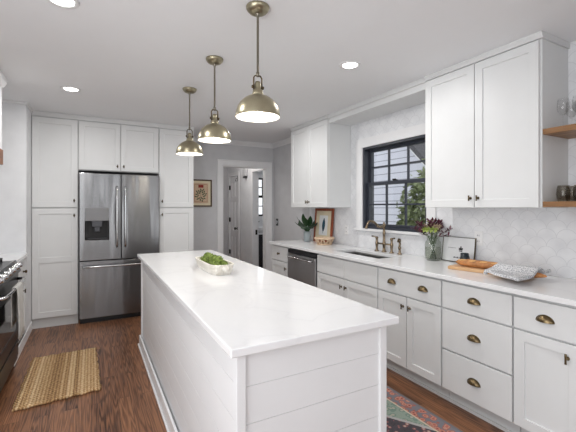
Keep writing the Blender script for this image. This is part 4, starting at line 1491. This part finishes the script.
# dark mug
mc = Vector((2.665, 1.90, .915))
t = thing('dark_mug', 'dark teal mug before the white crest sign', 'mug', mc)
b = MB(); b.lathe(mc, [(0, 0), (.028, 0), (.033, .006), (.034, .05), (.031, .1), (.028, .1), (.030, .05), (.028, .01), (0, .008)], 20); link('cup', b, M['mug'], t)
b = MB(); b.tube([mc + Vector((-.012, -.029, .08)), mc + Vector((-.018, -.05, .078)), mc + Vector((-.022, -.058, .055)), mc + Vector((-.018, -.05, .03)), mc + Vector((-.012, -.03, .028))], .005, 8); link('handle', b, M['mug'], t)

# cutting board
ax = Vector((.2, -.98, 0)).normalized(); sd = Vector((.98, .2, 0)).normalized()
b0 = Vector((2.405, 1.86, .915))
b = MB()
poly = []
for (l_, s_) in ((.0, .0), (.54, .0), (.54, .19), (.0, .19)):
    poly.append(b0 + ax * l_ + sd * s_)
b.prism(poly, Z * .024)
tag(link('cutting_board', b, M['board'], bevel=.005), 'wooden cutting board under the bread on the counter', 'cutting board')


def loaf(p0, p1, r, slashes, name, label):
    p0, p1 = Vector(p0), Vector(p1)
    n = 26; seg = 14
    d_ = (p1 - p0); L = d_.length; d_.normalize(); s_ = Vector((-d_.y, d_.x, 0))
    t = thing(name, label, 'bread', ((p0 + p1) / 2))
    b = MB()
    for i in range(n + 1):
        u = i / n
        rr = r * (max(0.0, 1 - abs(2 * u - 1) ** 3.2)) ** .6 + .002
        rr *= 1 + .05 * math.sin(u * 26)
        for q in range(seg):
            a_ = 2 * PI * q / seg
            b.v.append(p0 + d_ * (L * u) + s_ * (math.cos(a_) * rr * 1.12) + Z * (rr * .92 * math.sin(a_) + r * .92))
    for i in range(n):
        for q in range(seg):
            b.face([i * seg + q, i * seg + (q + 1) % seg, (i + 1) * seg + (q + 1) % seg, (i + 1) * seg + q], 0, True)
    b.face([q for q in reversed(range(seg))]); b.face([n * seg + q for q in range(seg)])
    link('crust', b, M['bread'], t)
    for k in range(slashes):
        u = (k + .8) / (slashes + .6)
        c_ = p0 + d_ * (L * u) - s_ * (r * .62) + Z * (r * 1.58)
        b = MB(); b.ball((0, 0, 0), .035, .009, .008, 12, 6)
        an = math.atan2(d_.y, d_.x) + .45
        rot = Matrix.Rotation(an, 3, 'Z')
        b.v = [rot @ v + c_ for v in b.v]
        link('slash', b, M['breadcut'], t)
    return t


loaf((2.487, 1.85, .939), (2.56, 1.495, .939), .030, 4, 'baguette', 'golden baguette lying whole on the cutting board')
loaf((2.475, 1.50, .940), (2.495, 1.212, .9395), .019, 0, 'bread_roll', 'brown bread end poking out under the folded towel')

# folded dotted towel
A_, B_, C_, D_ = Vector((2.37, 1.545, .947)), Vector((2.235, 1.24, .922)), Vector((2.635, 1.25, .985)), Vector((2.60, 1.45, .99))
b = MB(); N = 18


def tz(x, y):
    # height the cloth rests on: counter, board, loaf
    h = .917
    q = Vector((x, y, 0)) - Vector((b0.x, b0.y, 0))
    l_, s_ = q.dot(ax), q.dot(sd)
    fb_ = min(1, max(0, (s_ + .03) / .03)) * min(1, max(0, (.66 - l_) / .03))
    h = max(h, .917 + .0245 * fb_)
    p0, p1 = Vector((2.475, 1.50)), Vector((2.495, 1.212))
    dd = (p1 - p0).normalized(); qq = Vector((x, y)) - p0
    tt = qq.dot(dd); dist = (qq - dd * tt).length
    if -.04 < tt < .32:
        h = max(h, .9415 + .04 * math.exp(-(dist / .05) ** 2))
    return h


for i in range(N + 1):
    for j in range(N + 1):
        u, v = i / N, j / N
        p = (A_ * (1 - u) + B_ * u) * (1 - v) + (D_ * (1 - u) + C_ * u) * v
        h = tz(p.x, p.y) + .012 + .022 * (u * v) ** 2 + .0025 * math.sin(u * 9 + v * 4)
        b.v.append(Vector((p.x + .006 * math.sin(v * 9), p.y + .006 * math.sin(u * 8), h)))
for i in range(N):
    for j in range(N):
        q = i * (N + 1) + j
        b.face([q, q + 1, q + N + 2, q + N + 1], 0, True)
o = link('folded_towel', b, M['cloth'], solid=.020, bevel=.004)
tag(o, 'folded white tea towel with grey dots draped over the bread board', 'towel')


# outlets and switch
def outlet(y, z, label):
    t = thing('outlet', label, 'outlet', (XW, y, z))
    b = MB(); b.box((XW - .006, y - .036, z - .058), (XW - .0003, y + .036, z + .058)); pl = link('plate', b, M['white'], t, bevel=.002)
    for dz in (-.024, .024):
        b = MB(); b.box((XW - .0085, y - .017, z + dz - .015), (XW - .005, y + .017, z + dz + .015)); r_ = link('receptacle', b, M['trim'], t, bevel=.002)
        b = MB()
        for dy in (-.007, .007):
            b.box((XW - .0092, y + dy - .0015, z + dz - .006), (XW - .008, y + dy + .0015, z + dz + .006))
        link('slot', b, M['ink'], r_)


outlet(1.867, 1.133, 'white wall outlet on the tile right of the crest sign')
outlet(3.62, 1.107, 'white wall outlet on the tile near the faucet, left of the window')
t = thing('light_switch', 'black light switch on the wall past the counter end', 'switch', (XW + .008, 5.56, 1.13))
link('plate', MB().box((XW + .002, 5.52, 1.07), (XW + .0077, 5.60, 1.19)), M['blackmetal'], t, bevel=.002)
link('rocker', MB().box((XW - .002, 5.545, 1.10), (XW + .003, 5.575, 1.16)), M['chrome'], t, bevel=.002)

# ---- botanical picture on the back wall
t = thing('botanical_picture', 'framed botanical print on the back wall beside the pantry cupboard', 'picture', (1.52, YB, 1.40))
x0, z0, w_, h_, fb = 1.345, 1.395, .352, .43, .022
b = MB(); b.relief((x0, YB - .0005, z0), X, -Y, [0, fb, w_ - fb, w_], [0, fb, h_ - fb, h_], lambda i, j: .014 if (i == 1 and j == 1) else .026, 0); link('frame', b, M['darkframe'], t, bevel=.003)
b = MB(); b.relief((x0, YB - .0145, z0), X, -Y, [fb, fb + .035, w_ - fb - .035, w_ - fb], [fb, fb + .035, h_ - fb - .035, h_ - fb], lambda i, j: None if (i == 1 and j == 1) else .003, 0); link('mat_board', b, M['paper'], t)
b = MB(); b.relief((x0, YB - .0145, z0), X, -Y, [fb + .03, w_ - fb - .03], [fb + .03, h_ - fb - .03], lambda i, j: .001, 0); pr_ = link('print', b, M['pinkpaper'], t)
yy = YB - .0165
b = MB(); b.box((x0 + .135, yy, z0 + .30), (x0 + .215, yy + .0006, z0 + .345)); link('red_panel', b, M['red'], pr_)
b = MB()
for q in range(26):
    a_ = 2 * PI * q * .382
    rr_ = .012 + .05 * (q / 25) ** .7
    cx_, cz_ = x0 + .176 + rr_ * math.cos(a_) * 1.15, z0 + .185 + rr_ * math.sin(a_) * 1.3
    b.leaf((cx_, yy, cz_), (math.cos(a_), 0, math.sin(a_) + .35), (-math.sin(a_), 0, math.cos(a_)), .036, .02, 0, n=4, fold=0)
b.tube([(x0 + .176, yy, z0 + .09), (x0 + .17, yy, z0 + .18), (x0 + .18, yy, z0 + .28)], .002, 5)
link('plant_drawing', b, M['leafink'], pr_)
b = MB(); b.relief((x0, YB - .0165, z0), X, -Y, [.075, .079, w_ - .079, w_ - .075], [.075, .079, h_ - .079, h_ - .075], lambda i, j: None if (i == 1 and j == 1) else .0005, 0); link('border_line', b, M['red'], pr_)

# ---- shelves and glasses
for z0, z1, lab in ((1.843, 1.878, 'upper wooden shelf beside the large wall cabinet, with wine glasses'), (1.39, 1.424, 'lower wooden shelf beside the large wall cabinet, with tumblers')):
    tag(link('wall_shelf', MB().box((2.482, .501, z0), (XW - .0005, 1.2315, z1)), M['shelf'], bevel=.003), lab, 'shelf')


def wine(c):
    b = MB(); b.lathe(c, [(0, 0), (.033, 0), (.033, .002), (.006, .006), (.0035, .02), (.0035, .075), (.012, .085), (.027, .105), (.033, .13), (.031, .165), (.027, .187), (.0258, .187), (.0298, .165), (.0317, .13), (.026, .107), (.010, .0875), (0, .085)], 20)
    return b


wl = ['wine glass at the inner corner of the upper shelf, next to the cabinet', 'wine glass against the tile on the upper shelf', 'wine glass at the frame edge on the upper shelf front']
p0 = link('wine_glass', wine((0, 0, 0)), M['clear'], origin=(0, 0, 0))
for k, (x, y) in enumerate(((2.585, 1.165), (2.70, 1.168), (2.60, 1.09))):
    o = p0 if k == 0 else p0.copy()
    if k:
        C.objects.link(o)
    o.location = (x, y, 1.8785); tag(o, wl[k], 'glass', 'wine glasses on the upper shelf')
tl = ['smoky tumbler nearest the cabinet on the lower shelf', 'smoky tumbler against the tile on the lower shelf', 'smoky tumbler at the frame edge on the lower shelf front']
b = MB(); b.lathe((0, 0, 0), [(0, 0), (.028, 0), (.034, .01), (.039, .045), (.036, .08), (.031, .1), (.0295, .1), (.034, .08), (.037, .045), (.032, .013), (0, .008)], 20)
p0 = link('tumbler', b, M['smoke'], origin=(0, 0, 0))
for k, (x, y) in enumerate(((2.59, 1.165), (2.705, 1.168), (2.605, 1.083))):
    o = p0 if k == 0 else p0.copy()
    if k:
        C.objects.link(o)
    o.location = (x, y, 1.4245); tag(o, tl[k], 'glass', 'tumblers on the lower shelf')

# ================================================================== OUTSIDE
b = MB(); b.box((3.2, -6, -.7), (16, 4.0, -.6)); b.box((5.3, 4.0, -.7), (16, 16, -.6)); struct('ground', b, M['grass'])
t = thing('neighbour_house', 'white lap-sided gable house outside the kitchen window', 'house', (8, 8.2, -.6))
b = MB(); ye, ze, yr, zr = 5.05, 1.85, 8.2, 5.0
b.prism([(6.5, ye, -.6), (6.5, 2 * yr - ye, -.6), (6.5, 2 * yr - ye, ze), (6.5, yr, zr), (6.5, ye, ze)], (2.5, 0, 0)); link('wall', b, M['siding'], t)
b = MB(); k_ = .09
b.prism([(6.38, ye - .25, ze - .25), (6.38, yr, zr), (6.38, yr, zr + .12), (6.38, ye - .31, ze - .16)], (2.9, 0, 0)); link('roof', b, M['roof'], t)
b = MB(); b.prism([(6.46, ye - .1, ze - .2), (6.46, yr, zr - .1), (6.46, yr, zr), (6.46, ye - .18, ze - .1)], (.05, 0, 0)); link('rake_board', b, M['trim'], t)


def foliage(c, r, n, s):
    b = MB(); c = Vector(c)
    for q in range(n):
        d_ = Vector((rnd.gauss(0, 1), rnd.gauss(0, 1), rnd.gauss(0, 1))).normalized()
        rr = rnd.uniform(.45, 1) ** .6 * (1 + .25 * noise.noise(d_ * 2.3))
        p = c + Vector((d_.x * r[0], d_.y * r[1], d_.z * r[2])) * rr
        dd = Vector((rnd.gauss(0, 1), rnd.gauss(0, 1), rnd.gauss(0, .7))).normalized()
        b.leaf(p, dd, dd.cross(Vector((rnd.gauss(0, 1), rnd.gauss(0, 1), rnd.gauss(0, 1)))), s * rnd.uniform(.7, 1.3), s * .55, .1, n=2)
    return b


t = thing('garden_bush', 'leafy bush outside at the lower right of the window', 'bush', (4.75, 3.95, -.6))
link('foliage', foliage((4.75, 3.95, .95), (.55, .58, 1.05), 2600, .11), M['foliage'], t)
link('stem', MB().tube([(4.75, 3.95, -.6), (4.75, 3.95, .9)], .04, 8), M['bark'], t)
t = thing('garden_tree', 'tree rising behind the neighbouring roof', 'tree', (11.8, 9.4, -.6))
link('crown', foliage((11.8, 9.4, 5.2), (1.8, 2.4, 2.4), 2600, .22), M['foliage'], t)
link('trunk', MB().tube([(11.8, 9.4, -.6), (11.8, 9.4, 5.0)], .15, 8), M['bark'], t)
